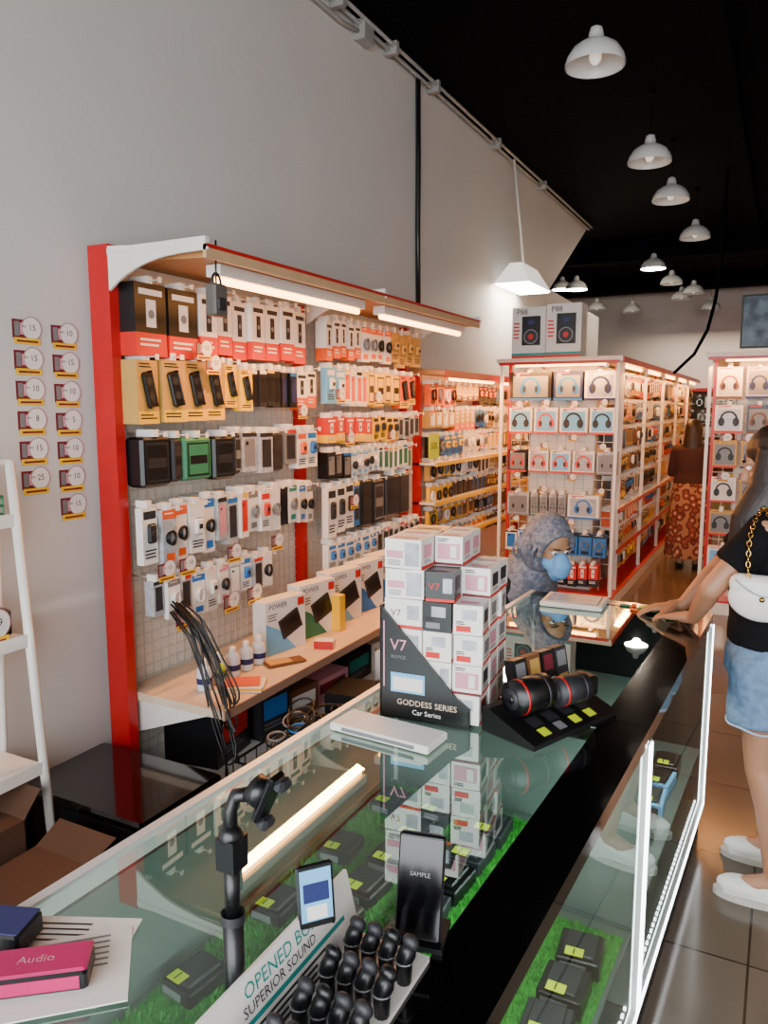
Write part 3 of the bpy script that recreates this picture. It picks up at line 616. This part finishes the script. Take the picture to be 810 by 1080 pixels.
rows=[(1.98,.24,[(.36,black,blue),(.24,navy,blue),(.25,white,navy)]),(1.68,.22,[(.2,white,ink),(.2,white,redc),(.23,white,ink),(.2,white,ink)]),(1.32,.19,[(.16,black,redc),(.17,white,redc),(.17,white,redc),(.18,white,redc),(.16,clear,grey)]),(.95,.2,[(.19,clear,grey),(.06,clear,green),(.06,clear,dark),(.06,clear,navy),(.06,clear,dark),(.26,white,blue)])]
for z,h,it in rows:
    x=IX0+.07
    for w,c,c2 in it: pack(mb,'hp',w,h,.09,c,c2,L0@T(x,0,z),deep=.14); mb.text('P9' if c is white else 'BT',.03,ink if c is white else white,L0@T(x+w*.2,-.003,z-h*.12)); x+=w+.02
    for k in range(4): promo(mb,IX0+.15+.24*k,z+.04 if k%2 else z-h-.03,.6,'25',L0,off=.02)
filler(mb,IX0+.06,IX1-.06,.62,.2,.1,L0,[white,black,blue,redc]) 
filler(mb,IX0+.06,IX1-.06,.36,.2,.1,L0,[white,black,blue,redc]) 
adopt(mb.build('headphone_boxes'),i1)
mb=MB(); L=T(IX1-.06,0,0)@RZ(90)
for z,h in ((1.95,.2),(1.72,.18),(1.5,.18),(1.28,.18),(1.06,.18),(.8,.16),(.62,.15),(.42,.2)): filler(mb,IY+.3,12.4,z,h,.1,L,[white,offw,tan,tan,black,dark,redc,orange,blue,brown,yellow,black],styles=('cb','ph','bl','rb'))
adopt(mb.build('hanging_accessory_stock'),i1)
def karaoke(x,y,w,h,d):
    mb=MB(); L=T(x,y,2.094); mb.box(0,w,0,d,0,h,mat('box_light','#d6d0c8',.5),L=L)
    mb.cbox(w*.3,w*.85,-.004,0,h*.25,h*.82,black,.003,L=L); mb.disc(w*.57,h*.42,w*.2,w*.2,dark,.006,L=L); mb.arc(w*.57,h*.42,w*.21,w*.03,0,360,grey,.007,n=20,L=L); mb.disc(w*.57,h*.42,w*.08,w*.08,red,.007,L=L); mb.disc(w*.57,h*.7,w*.1,w*.07,navy,.006,L=L)
    mb.rect(0,w,0,h*.1,teal,.001,L=L); mb.rect(0,w,0,h*.05,redc,.0015,L=L); mb.text('P88',w*.22,ink,L@T(w*.3,-.002,h*.9)); mb.lines(w*.05,w*.26,h*.7,5,h*.07,redc,L=L); mb.build('speaker_carton')
karaoke(-2.11,IY+.02,.29,.42,.2); karaoke(-1.81,IY+.0,.29,.43,.2)
area('canopy_light',(-1.7,IY-.02,1.98),(math.radians(18),0,0),.8,.05,15,WARM)
for y in (7.3,9,10.8): area('canopy_light',(IX1+.02,y,1.98),(0,math.radians(-15),0),.05,1.4,20,WARM)
JX,JY=-.57,6.7
i2=island(JX,.5,JY,12.5,2.1,side=False)
mb=MB(); L0=T(0,JY+.06,0)
for z,h,st in ((2.0,.25,'hp'),(1.7,.22,'hp'),(1.42,.22,'hp'),(1.12,.2,'hp'),(.85,.2,'hp'),(.55,.2,'hp')):
    x=JX+.06
    while x<.25: w=R.uniform(.16,.24); pack(mb,st,w,h,.09,R.choice([white,white,black,tan,clear]),R.choice([ink,redc,navy,brown]),L0@T(x,0,z),deep=.14); x+=w+.03
for k in range(5): promo(mb,JX+.15+.16*k,1.42+.02,.8,'25',L0,off=.03); promo(mb,JX+.15+.16*k,1.13,.8,'25',L0,off=.03)
adopt(mb.build('headphone_boxes'),i2)
area('canopy_light',(-.1,JY-.02,2.0),(math.radians(18),0,0),.9,.05,15,WARM)
mb=MB(); mb.box(-3.8,2.5,YB-.5,YB-.05,0,2.0,brown); 
L=T(0,YB-.52,0)
for z in (1.9,1.6,1.3,1.0,.7,.4): filler(mb,-2.6,.6,z,.24,.02,L,P2,wr=(.12,.2),deep=.02)
mb.box(-3.8,2.5,YB-.55,YB-.02,2.0,2.06,red); mb.build('rear_display_shelving')
area('rear_light',(-1,YB-1,3.2),(0,0,0),3,.8,80,(1,.8,.6))
mb=MB(); mb.box(-.72,.45,13.5,13.56,2.60,3.42,black); sm=mat('screen_picture','#5f6f7c',.4,noise=.8,nscale=5,emit=.15,ecol='#42607e'); mb.add([(-.69,13.498,2.63),(.42,13.498,2.63),(.42,13.498,3.39),(-.69,13.498,3.39)],[(0,1,2,3)],sm)
mb.cyl((-.15,13.54,3.42),(-.15,13.54,CE),.02,black); mb.build('hanging_television')

# ------------------------------------------------ pendant lamps
shade=mat('lamp_shade_white','#d4d2ce',.35,noise=.02); bulb=mat('bulb_glow','#ffffff',.5,emit=30,ecol='#fff2dc',noise=0); bulboffglow=mat('bulb_off_glow','#e8e6e0',.3,emit=.6,ecol='#fff2dc',noise=0)  # unlit bulbs get a faint glow put into their material
def lamp(x,y,z,lit=False,s=1.0):
    mb=MB(); L=T(x,y,z)@Matrix.Scale(s,4)
    mb.lathe([(.165,0),(.166,.012),(.155,.05),(.125,.095),(.08,.125),(.045,.14),(.04,.17),(.032,.2),(.012,.21)],shade,n=28,L=L)
    mb.lathe([(.16,.003),(.15,.05),(.12,.09),(.075,.12),(0,.13)],bulb if lit=='full' else shade,n=28,L=L)
    mb.tube([L@Vector((0,0,.2)),(x,y,CE)],.003,cord); mb.ell((0,0,.055),(.035,.035,.05),bulb if lit else bulboffglow,L=L,n=14)
    mb.cyl((x,y,CE-.02),(x,y,CE),.03,cord); mb.build('pendant_lamp')
    if lit:
        l=bpy.data.lights.new('lamp_bulb','POINT'); l.energy=35; l.color=(1,.85,.65); l.shadow_soft_size=.06; o=bpy.data.objects.new('lamp_bulb',l); o.location=(x,y,z-.03); sc.collection.objects.link(o)
for p in ((-1.07,4.62),(-1.07,6.55),(-1.07,7.8),(-1.04,9.6)): lamp(p[0],p[1],3.57)
lamp(-1.75,11.4,3.57,'full'); lamp(-2.95,12.0,3.45,'full'); lamp(-1.7,12.9,3.57)
lamp(-3.4,12.9,3.6,'full'); lamp(-1.7,14.2,3.5); lamp(-2.6,14.8,3.4); lamp(-1.3,15.0,3.4); lamp(-3.2,14.6,3.45); lamp(-1.45,13.6,3.5)
mb=MB(); hx_,hy,hz=-2.36,7.5,2.84
mb.add([(hx_-.17,hy-.38,hz),(hx_+.17,hy-.38,hz),(hx_+.17,hy+.38,hz),(hx_-.17,hy+.38,hz),(hx_-.06,hy-.25,hz+.2),(hx_+.06,hy-.25,hz+.2),(hx_+.06,hy+.25,hz+.2),(hx_-.06,hy+.25,hz+.2)],[(4,5,6,7),(0,1,5,4),(1,2,6,5),(2,3,7,6),(3,0,4,7)],mat('lit_shade','#ffffff',.5,emit=1.0,ecol='#fff6e8',noise=0))
mb.box(hx_-.15,hx_+.15,hy-.36,hy+.36,hz-.012,hz-.002,bulb); mb.cyl((hx_,hy,hz+.2),(hx_-.12,hy,CE-.05),.012,wmetal); mb.build('hanging_shelf_light')
area('shelf_lamp_light',(hx_,hy,hz-.03),(0,0,0),.25,.6,14,(1,.88,.7))

# ------------------------------------------------ people
def hand(mb,M,m,curl=25,side=1,s=1.0):
    L=M@Matrix.Scale(s,4)
    def C(a,b,r0,r1): mb.cap(L@Vector(a),L@Vector(b),r0*s,r1*s,m)
    C((-.02,0,0),(.02,0,0),.024,.024)
    for k,(y,ln) in enumerate(((.028,.07),(.010,.078),(-.008,.073),(-.025,.058))):
        yy=y*side; C((.01,yy*.6,0),(.082,yy,.0),.014,.0125)
        p=Vector((.085,yy,0)); a=0; fr=.0095 if k<3 else .0083
        for q,fk in enumerate((.45,.32,.23)):
            a-=math.radians(curl*(.8 if q==0 else 1)); n=p+Vector((math.cos(a),0,math.sin(a)))*ln*fk*1.05+Vector((0,y*side*.12,0)); C(p,n,fr*(1-.1*q),fr*(1-.1*(q+1))); p=n
    a=(0.015,.025*side,-.004); b=(.045,.05*side,-.012); c=(.07,.06*side,-.02); d=(.088,.062*side,-.03)
    C(a,b,.016,.012); C(b,c,.0115,.0105); C(c,d,.0105,.009)
def frame(origin,x,z):
    x=Vector(x).normalized(); z=Vector(z); z=(z-x*z.dot(x)).normalized(); y=z.cross(x)
    return Matrix.Translation(origin)@Matrix((x,y,z)).transposed().to_4x4()
def head(mb,HM,m):
    def E(c,r,rot=None): mb.ell((0,0,0),r,m,L=HM@Matrix.Translation(c)@(rot or Matrix.Identity(4)))
    E((-.008,0,.025),(.092,.074,.088)); E((.02,0,-.03),(.07,.062,.075)); E((.045,0,-.075),(.038,.036,.028))
    mb.tube([(.082,0,.02),(.097,0,-.005),(.108,0,-.028),(.09,0,-.04)],[.008,.010,.014,.008],m,n=10,L=HM)
    E((.086,0,-.056),(.012,.024,.007)); E((.084,0,-.067),(.011,.02,.007))
    for sy in (-1,1): E((-.005,sy*.075,-.005),(.018,.008,.03)); E((.066,sy*.036,-.02),(.02,.022,.02)); E((.08,sy*.03,.028),(.012,.024,.007))
def eyes(mb,HM):
    ew=mat('eye_white','#e8e4de',.2,noise=0); ei=mat('eye_iris','#1c120c',.15,noise=0); lip=mat('lips','#a0564e',.5,noise=0)
    for sy in (-1,1):
        mb.ell((.079,sy*.031,.010),(.010,.014,.008),ew,L=HM,n=12); mb.ell((.087,sy*.031,.010),(.004,.006,.006),ei,L=HM,n=10)
        mb.tube([(.092,sy*.015,.032),(.093,sy*.03,.036),(.082,sy*.048,.032)],.003,ei,n=6,L=HM)
    mb.ell((.0945,0,-.061),(.006,.02,.007),lip,L=HM,n=12)
hairm=mat('dark_brown_hair','#1e100c',.5,noise=.5,nscale=30,bump=.2)
CY=2.88
wp=empty('woman_in_black_tshirt',(.0,CY,0)); B=MB()
legs=[((-.015,CY-.08,.86),(-.005,CY-.10,.47),(.065,CY-.13,.085)),((-.015,CY+.08,.86),(-.0,CY+.11,.47),(.07,CY+.14,.085))]
for a,k,an in legs:
    a,k,an=map(Vector,(a,k,an)); mid=a.lerp(k,.5); B.cap(a,mid,.088,.072,skin); B.cap(mid,k,.072,.05,skin); cf=k.lerp(an,.32)+Vector((.018,0,0)); B.cap(k,cf,.05,.053,skin); B.cap(cf,an,.053,.033,skin)
    B.cap(an,an+Vector((-.13,0,-.045)),.033,.028,skin); B.ell(an+Vector((.02,0,-.03)),(.035,.032,.035),skin)
B.loft([((-.01,CY,.80),.10,.15),((-.005,CY,.90),.105,.16),((-.015,CY,1.02),.085,.125),((-.025,CY,1.12),.09,.13),((-.03,CY,1.22),.1,.15),((-.03,CY,1.30),.085,.155),((-.03,CY,1.345),.06,.09)],skin)
B.cap((-.03,CY,1.33),(-.03,CY,1.42),.05,.045,skin)
HMw=Matrix.Translation((-.022,CY-.005,1.495))@RZ(180)@RY(18)
head(B,HMw,skin)
sh=[Vector((-.035,CY-.145,1.29)),Vector((-.035,CY+.145,1.29))]; el=[Vector((-.185,CY-.20,1.09)),Vector((-.19,CY+.2,1.09))]; wr=[Vector((-.245,CY-.05,.950)),Vector((-.30,CY+.12,.950))]
for i in range(2):
    B.cap(sh[i],el[i],.046,.037,skin); m2=el[i].lerp(wr[i],.3); B.cap(el[i],m2,.036,.036,skin); B.cap(m2,wr[i],.036,.024,skin)
    dr=Vector((-.8,.45 if i==0 else -.1,-.14)); hand(B,frame(wr[i]+dr.normalized()*.02,dr,(0,0,1)),skin,curl=12,side=(1 if i==1 else -1),s=.92)
B.remesh('body',.0062,skin,wp,smooth=3)
E=MB(); eyes(E,HMw); E.build('face_features',parent=wp)
S=MB(); tee=mat('black_tshirt','#0a0a0d',.9,noise=.2,nscale=8,bump=.15,spec=.2)
S.loft([((-.015,CY,.89),.125,.178),((-.02,CY,.98),.118,.165),((-.028,CY,1.10),.118,.16),((-.034,CY,1.22),.124,.172),((-.034,CY,1.29),.10,.172),((-.032,CY,1.335),.075,.12),((-.03,CY,1.355),.06,.07)],tee)
for i in range(2): e=sh[i].lerp(el[i],.62); S.cap(sh[i]+Vector((0,.02 if i==0 else -.02,0)),sh[i].lerp(el[i],.2),.062,.06,tee); S.cyl(sh[i].lerp(el[i],.1),e,.058,tee,r2=.066,n=20)
S.remesh('tshirt',.009,tee,wp,smooth=4,disp=.008,dscale=.09)
S=MB(); den=mat('denim','#64809f',.85,noise=.25,nscale=35,bump=.3)
S.loft([((-.015,CY,.78),.13,.17),((-.01,CY,.85),.132,.178),((-.01,CY,.93),.115,.165)],den)
for a,k,an in legs:
    a,k=Vector(a),Vector(k); S.cyl(a,a.lerp(k,.60),.105,den,r2=.114,n=24)
S.remesh('denim_shorts',.009,den,wp,smooth=4,disp=.010,dscale=.06)
S=MB()
for a,k,an in legs:
    c=Vector(a).lerp(Vector(k),.60); S.tube([c+Vector((.111*math.cos(t),.111*math.sin(t),.004*math.sin(5*t))) for t in [2*PI*i/28 for i in range(28)]],.004,mat('frayed_hem','#9fb4c8',.9),n=6,closed=True)
S.tube([(-.01+.128*math.cos(t),CY+.17*math.sin(t),.80) for t in [PI+1.1*PI*(i/12-.5) for i in range(13)]],.002,mat('denim_seam','#3f5a7a',.9),n=5)
S.build('shorts_hem',parent=wp)
sneaker=mat('white_sneaker','#dad6d0',.55,noise=.04); 
for i,(a,k,an) in enumerate(legs):
    S=MB(); x,y,_=an; S.ell((x-.10,y,.045),(.085,.044,.034),sneaker); S.ell((x-.01,y,.05),(.08,.038,.045),sneaker); S.ell((x+.02,y,.075),(.048,.036,.045),sneaker); S.cap((x-.12,y,.035),(x-.15,y,.03),.035,.025,sneaker)
    S.box(x-.16,x+.05,y-.034,y+.034,.012,.04,sneaker); S.remesh('sneaker_%d'%i,.006,sneaker,wp,smooth=6)
    S=MB(); sole=mat('sneaker_sole','#b8b2a8',.6); n=28
    pts=[(x-.062+.13*math.cos(2*PI*q/n),y+(.044-.006*math.cos(2*PI*q/n))*math.sin(2*PI*q/n)) for q in range(n)]
    S.add([(p[0],p[1],.0) for p in pts]+[(p[0],p[1],.022) for p in pts],[tuple(range(n-1,-1,-1)),tuple(range(n,2*n))]+[(q,(q+1)%n,(q+1)%n+n,q+n) for q in range(n)],sole)
    for q in range(5): S.tube([(x-.05-.018*q,y-.022,.082-.006*q),(x-.055-.018*q,y,.088-.007*q),(x-.05-.018*q,y+.022,.082-.006*q)],.003,grey,n=6)
    S.build('sole_%d'%i,parent=wp)
S=MB()
def he(c,r): S.ell((0,0,0),r,hairm,L=HMw@Matrix.Translation(c))
he((-.022,0,.042),(.102,.088,.092)); he((-.05,0,-.02),(.075,.085,.1))
hc=HMw.translation
for i in range(34):
    a=math.radians(-125+250*i/33)
    ox=math.cos(a); oy=math.sin(a)
    p0=hc+Vector((.01+.085*ox,.078*oy,.05)); p1=hc+Vector((.005+.10*ox,.095*oy,-.06)); fr=-.05 if ox<.3 else .01
    p2=hc+Vector((fr+.10*ox,.115*oy,-.17)); p3=hc+Vector((fr-.01+.11*ox+R.uniform(-.01,.01),.13*oy,-.25-R.uniform(0,.05)))
    S.tube([p0,p1,p2,p3],[.017,.018,.016,.006],hairm,n=8)
S.remesh('hair',.005,hairm,wp,smooth=2)
bagm=mat('white_leather_bag','#e4e0da',.4,noise=.03,bump=.05)
S=MB(); BL=T(-.035,CY-.235,1.09)@RZ(4)@RY(8)
S.ell((0,0,-.01),(.098,.040,.072),bagm,L=BL); S.cap(BL@Vector((-.07,0,.03)),BL@Vector((.07,0,.045)),.032,.032,bagm)
S.remesh('handbag_body',.006,bagm,wp,smooth=5)
S=MB(); S.tube([BL@Vector((-.085+.17*i/12,-.038-.006*math.sin(PI*i/12),.045-.035*math.sin(PI*i/12))) for i in range(13)],.003,clear,n=6); S.cyl(BL@Vector((0,-.042,.0)),BL@Vector((0,-.05,.0)),.008,gold)
def chain(a,b,c,n):
    for i in range(n):
        t=i/(n-1); p=a*(1-t)**2+b*2*t*(1-t)+c*t*t; t2=min(1,t+.02); q=a*(1-t2)**2+b*2*t2*(1-t2)+c*t2*t2; d=(q-p); d=d.normalized() if d.length>1e-6 else Vector((0,0,-1)); ax=Vector((1,0,0)) if i%2 else Vector((0,1,0))
        S.tube([p+d*.010*math.cos(u)+ax*.006*math.sin(u) for u in [2*PI*k/10 for k in range(10)]],.0022,gold,n=5,closed=True)
sp=Vector((-.045,CY-.13,1.362)); chain(sp,Vector((-.09,CY-.25,1.32)),BL@Vector((-.05,-.02,.06)),18); chain(sp,Vector((-.01,CY-.25,1.32)),BL@Vector((.085,0,.065)),18)
S.build('handbag_chain',parent=wp)
def settle(e):
    for o in list(bpy.data.objects):
        if o.parent is e: o.matrix_parent_inverse=Matrix.Translation(e.location).inverted()
settle(wp)
# --- seated woman in hijab
c0=Vector((-1.17,3.50,0))
hp_=empty('seated_woman_in_hijab',tuple(c0)); B=MB()
HMh=Matrix.Translation((-.895,3.32,1.085))@RZ(-38)@RY(28)
head(B,HMh,skin2)
fw=Vector((math.cos(math.radians(-18)),math.sin(math.radians(-18)),0)); sd=Vector((-fw.y,fw.x,0))
def P(a,b,z): return c0+fw*a+sd*b+Vector((0,0,z))
B.loft([(P(0,0,.46),.16,.17),(P(.02,0,.56),.13,.15),(P(.06,0,.70),.13,.15),(P(.11,0,.82),.12,.16),(P(.14,0,.89),.09,.13)],skin2)
B.cap(P(.15,0,.89),P(.23,0,1.0),.05,.048,skin2)
for s in (-1,1):
    a=P(.12,.15*s,.86); e=P(.16,.20*s,.62); w=P(.34,.10*s,.66); B.cap(a,e,.05,.04,skin2); B.cap(e,w,.038,.025,skin2)
    dr=fw-sd*.35*s+Vector((0,0,.1)); hand(B,frame(w+dr.normalized()*.02,dr,Vector((0,0,1))+sd*.5*s),skin2,curl=35,side=-s,s=.9)
    h=P(.03,.09*s,.50); k=P(.40,.11*s,.50); an=P(.38,.11*s,.08); B.cap(h,k,.085,.06,skin2); B.cap(k,an,.055,.035,skin2); B.cap(an,an+fw*.12+Vector((0,0,-.04)),.035,.028,skin2)
B.remesh('body',.0065,skin2,hp_,smooth=3)
E=MB(); eyes(E,HMh); E.build('face_features',parent=hp_)
def hijm():
    m=bpy.data.materials.new('grey_print_hijab'); m.use_nodes=True; nt=m.node_tree; b=nt.nodes['Principled BSDF']; tc=nt.nodes.new('ShaderNodeTexCoord'); v=nt.nodes.new('ShaderNodeTexNoise'); v.inputs['Scale'].default_value=30; v.inputs['Distortion'].default_value=1.5
    r=nt.nodes.new('ShaderNodeValToRGB'); e=r.color_ramp.elements; e[0].position=.40; e[0].color=(*hx('#5c6070'),1); e[1].position=.62; e[1].color=(*hx('#83858e'),1)
    nt.links.new(tc.outputs['Object'],v.inputs['Vector']); nt.links.new(v.outputs['Fac'],r.inputs['Fac']); nt.links.new(r.outputs['Color'],b.inputs['Base Color']); b.inputs['Roughness'].default_value=.85; return m
S=MB(); hij=hijm()
def he(c,r,rot=None): S.ell((0,0,0),r,hij,L=HMh@Matrix.Translation(c)@(rot or Matrix.Identity(4)))
he((-.032,0,.032),(.104,.096,.098)); he((-.055,0,-.035),(.095,.096,.1)); he((-.035,0,-.10),(.085,.085,.06))
S.tube([HMh@Vector((.048+.010*math.cos(t),.080*math.sin(t),.003+.092*math.cos(t))) for t in [2*PI*i/24 for i in range(24)]],.013,hij,closed=True)
for k in range(5):
    S.tube([HMh@Vector((.02-.028*k+.01*math.cos(t),(.094+.004*k)*math.sin(t),-.01+(.119-.003*k)*math.cos(t)-.014*k)) for t in [2*PI*i/24 for i in range(24)]],.008,hij,closed=True)
def PP(a,b,z,rx,ry): return (P(a,b,z),rx,ry)
S.loft([PP(.08,0,.76,.18,.22),PP(.10,0,.84,.175,.21),PP(.13,0,.91,.15,.165),PP(.17,0,.98,.12,.125),PP(.21,0,1.04,.09,.09)],hij)
S.remesh('hijab',.007,hij,hp_,smooth=3,disp=.004,dscale=.06)
S=MB(); mk=mat('blue_surgical_mask','#6aa6dc',.7,noise=.04)
S.tube([(.06,0,-.008),(.09,0,-.014),(.118,0,-.032),(.116,0,-.06),(.10,0,-.085),(.06,0,-.1)],[.02,.034,.044,.046,.04,.02],mk,n=16,L=HMh); S.ell((.068,0,-.05),(.045,.064,.045),mk,L=HMh)
S.remesh('face_mask',.005,mk,hp_,smooth=6)
S=MB(); blk=mat('black_blouse','#0e0e12',.8,noise=.2)
S.loft([(P(0,0,.48),.19,.2),(P(.02,0,.56),.16,.18),(P(.07,0,.70),.15,.175),(P(.12,0,.82),.145,.185),(P(.14,0,.89),.11,.15),(P(.16,0,.93),.07,.08)],blk)
for s in (-1,1): S.cap(P(.12,.15*s,.86),P(.16,.20*s,.62),.065,.055,blk); S.cap(P(.16,.20*s,.62),P(.31,.115*s,.655),.052,.042,blk)
S.remesh('blouse',.009,blk,hp_,smooth=3,disp=.01,dscale=.08)
S=MB()
for s in (-1,1): S.cap(P(.03,.09*s,.50),P(.40,.11*s,.50),.1,.075,dark); S.cap(P(.40,.11*s,.50),P(.38,.11*s,.10),.072,.06,dark)
S.remesh('trousers',.01,mat('charcoal_trousers','#1c1d22',.85),hp_,smooth=3)
S=MB()
for s in (-1,1): S.ell(P(.45,.11*s,.035),(.11,.045,.035),black)
S.build('shoes',parent=hp_)
settle(hp_)
mb=MB(); L=T(c0.x+.02,c0.y,0); mb.lathe([(0,.34),(.17,.34),(.18,.36),(.17,.385),(0,.39)],red,L=L)
for a in range(4): mb.cyl((.1*math.cos(a*PI/2+.7),.1*math.sin(a*PI/2+.7),.36),(.2*math.cos(a*PI/2+.7),.2*math.sin(a*PI/2+.7),0),.014,red,L=L)
mb.build('plastic_stool')
# --- far shopper
fp=empty('shopper_in_floral_skirt',(-.84,8.6,0)); B=MB(); x,y=-.84,8.6
for s in (-1,1):
    B.cap((x+.08*s,y,.82),(x+.08*s,y,.45),.08,.055,skin2); B.cap((x+.08*s,y,.45),(x+.08*s,y+.01,.08),.055,.035,skin2); B.cap((x+.08*s,y,.05),(x+.085*s,y+.14,.03),.035,.026,skin2)
    B.cap((x+.16*s,y,1.24),(x+.2*s,y+.05,1.0),.045,.038,skin2); B.cap((x+.2*s,y+.05,1.0),(x+.13*s,y+.25,1.02),.036,.024,skin2); hand(B,frame(Vector((x+.13*s,y+.27,1.02)),(-.3*s,1,.1),(0,0,1)),skin2,curl=30,side=s,s=.9)
B.loft([((x,y,.78),.16,.11),((x,y,.9),.165,.12),((x,y,1.0),.13,.09),((x,y,1.15),.15,.1),((x,y,1.26),.165,.09),((x,y,1.3),.1,.06)],skin2); B.cap((x,y,1.28),(x,y+.01,1.36),.05,.045,skin2)
HMf=Matrix.Translation((x,y+.02,1.43))@RZ(80)@RY(12); head(B,HMf,skin2); B.remesh('body',.0085,skin2,fp,smooth=2)
E=MB(); eyes(E,HMf); E.build('face_features',parent=fp)
S=MB(); S.ell((0,0,0),(.1,.088,.095),hairm,L=HMf@Matrix.Translation((-.02,0,.04))); S.loft([((x,y-.06,1.15),.07,.03),((x,y-.06,1.25),.1,.045),((x,y-.04,1.36),.09,.06),((x,y-.01,1.46),.09,.08)],hairm); S.remesh('hair',.01,hairm,fp,smooth=3)
S=MB(); tp=mat('maroon_top','#3a1c1a',.85); S.loft([((x,y,.9),.19,.14),((x,y,1.0),.155,.115),((x,y,1.15),.17,.12),((x,y,1.25),.185,.11),((x,y,1.31),.12,.08)],tp)
for s in (-1,1): S.cap((x+.16*s,y,1.24),(x+.2*s,y+.05,1.0),.06,.05,tp); S.cap((x+.2*s,y+.05,1.0),(x+.14*s,y+.22,1.02),.05,.04,tp)
S.remesh('top',.011,tp,fp,smooth=3)
def floral():
    m=bpy.data.materials.new('floral_fabric'); m.use_nodes=True; nt=m.node_tree; b=nt.nodes['Principled BSDF']; tc=nt.nodes.new('ShaderNodeTexCoord'); v=nt.nodes.new('ShaderNodeTexVoronoi'); v.inputs['Scale'].default_value=14
    r=nt.nodes.new('ShaderNodeValToRGB'); r.color_ramp.interpolation='CONSTANT'; e=r.color_ramp.elements; e[0].color=(*hx('#c8ae8c'),1); e[1].position=.22; e[1].color=(*hx('#8a4434'),1); q=e.new(.45); q.color=(*hx('#5e2c26'),1); q=e.new(.62); q.color=(*hx('#a87a58'),1)
    nt.links.new(tc.outputs['Object'],v.inputs['Vector']); nt.links.new(v.outputs['Distance'],r.inputs['Fac']); nt.links.new(r.outputs['Color'],b.inputs['Base Color']); b.inputs['Roughness'].default_value=.85; return m
S=MB(); fm=floral(); n=40; rings=[(.12,.235),(.3,.225),(.5,.21),(.7,.2),(.85,.185),(.96,.15)]; vs=[];fs=[]
for z,r in rings:
    for k in range(n): t=2*PI*k/n; w=1+.06*math.sin(9*t)*(1-z); vs.append((x+r*w*math.cos(t),y+r*.8*w*math.sin(t),z))
for i in range(len(rings)-1):
    for k in range(n): fs.append((i*n+k,i*n+(k+1)%n,(i+1)*n+(k+1)%n,(i+1)*n+k))
S.add(vs,fs,fm,True); S.build('skirt',parent=fp)
S=MB()
for s in (-1,1): S.ell((x+.085*s,y+.07,.03),(.045,.12,.03),black)
S.build('shoes',parent=fp)
settle(fp)

# ------------------------------------------------ world
w=bpy.data.worlds.new('world'); sc.world=w; w.use_nodes=True; bg=w.node_tree.nodes['Background']; bg.inputs[0].default_value=(.90,.95,1,1); bg.inputs[1].default_value=4.8
area('storefront_daylight',(.4,-2.3,1.9),(math.radians(90),0,0),5,3,280,(.95,.97,1))
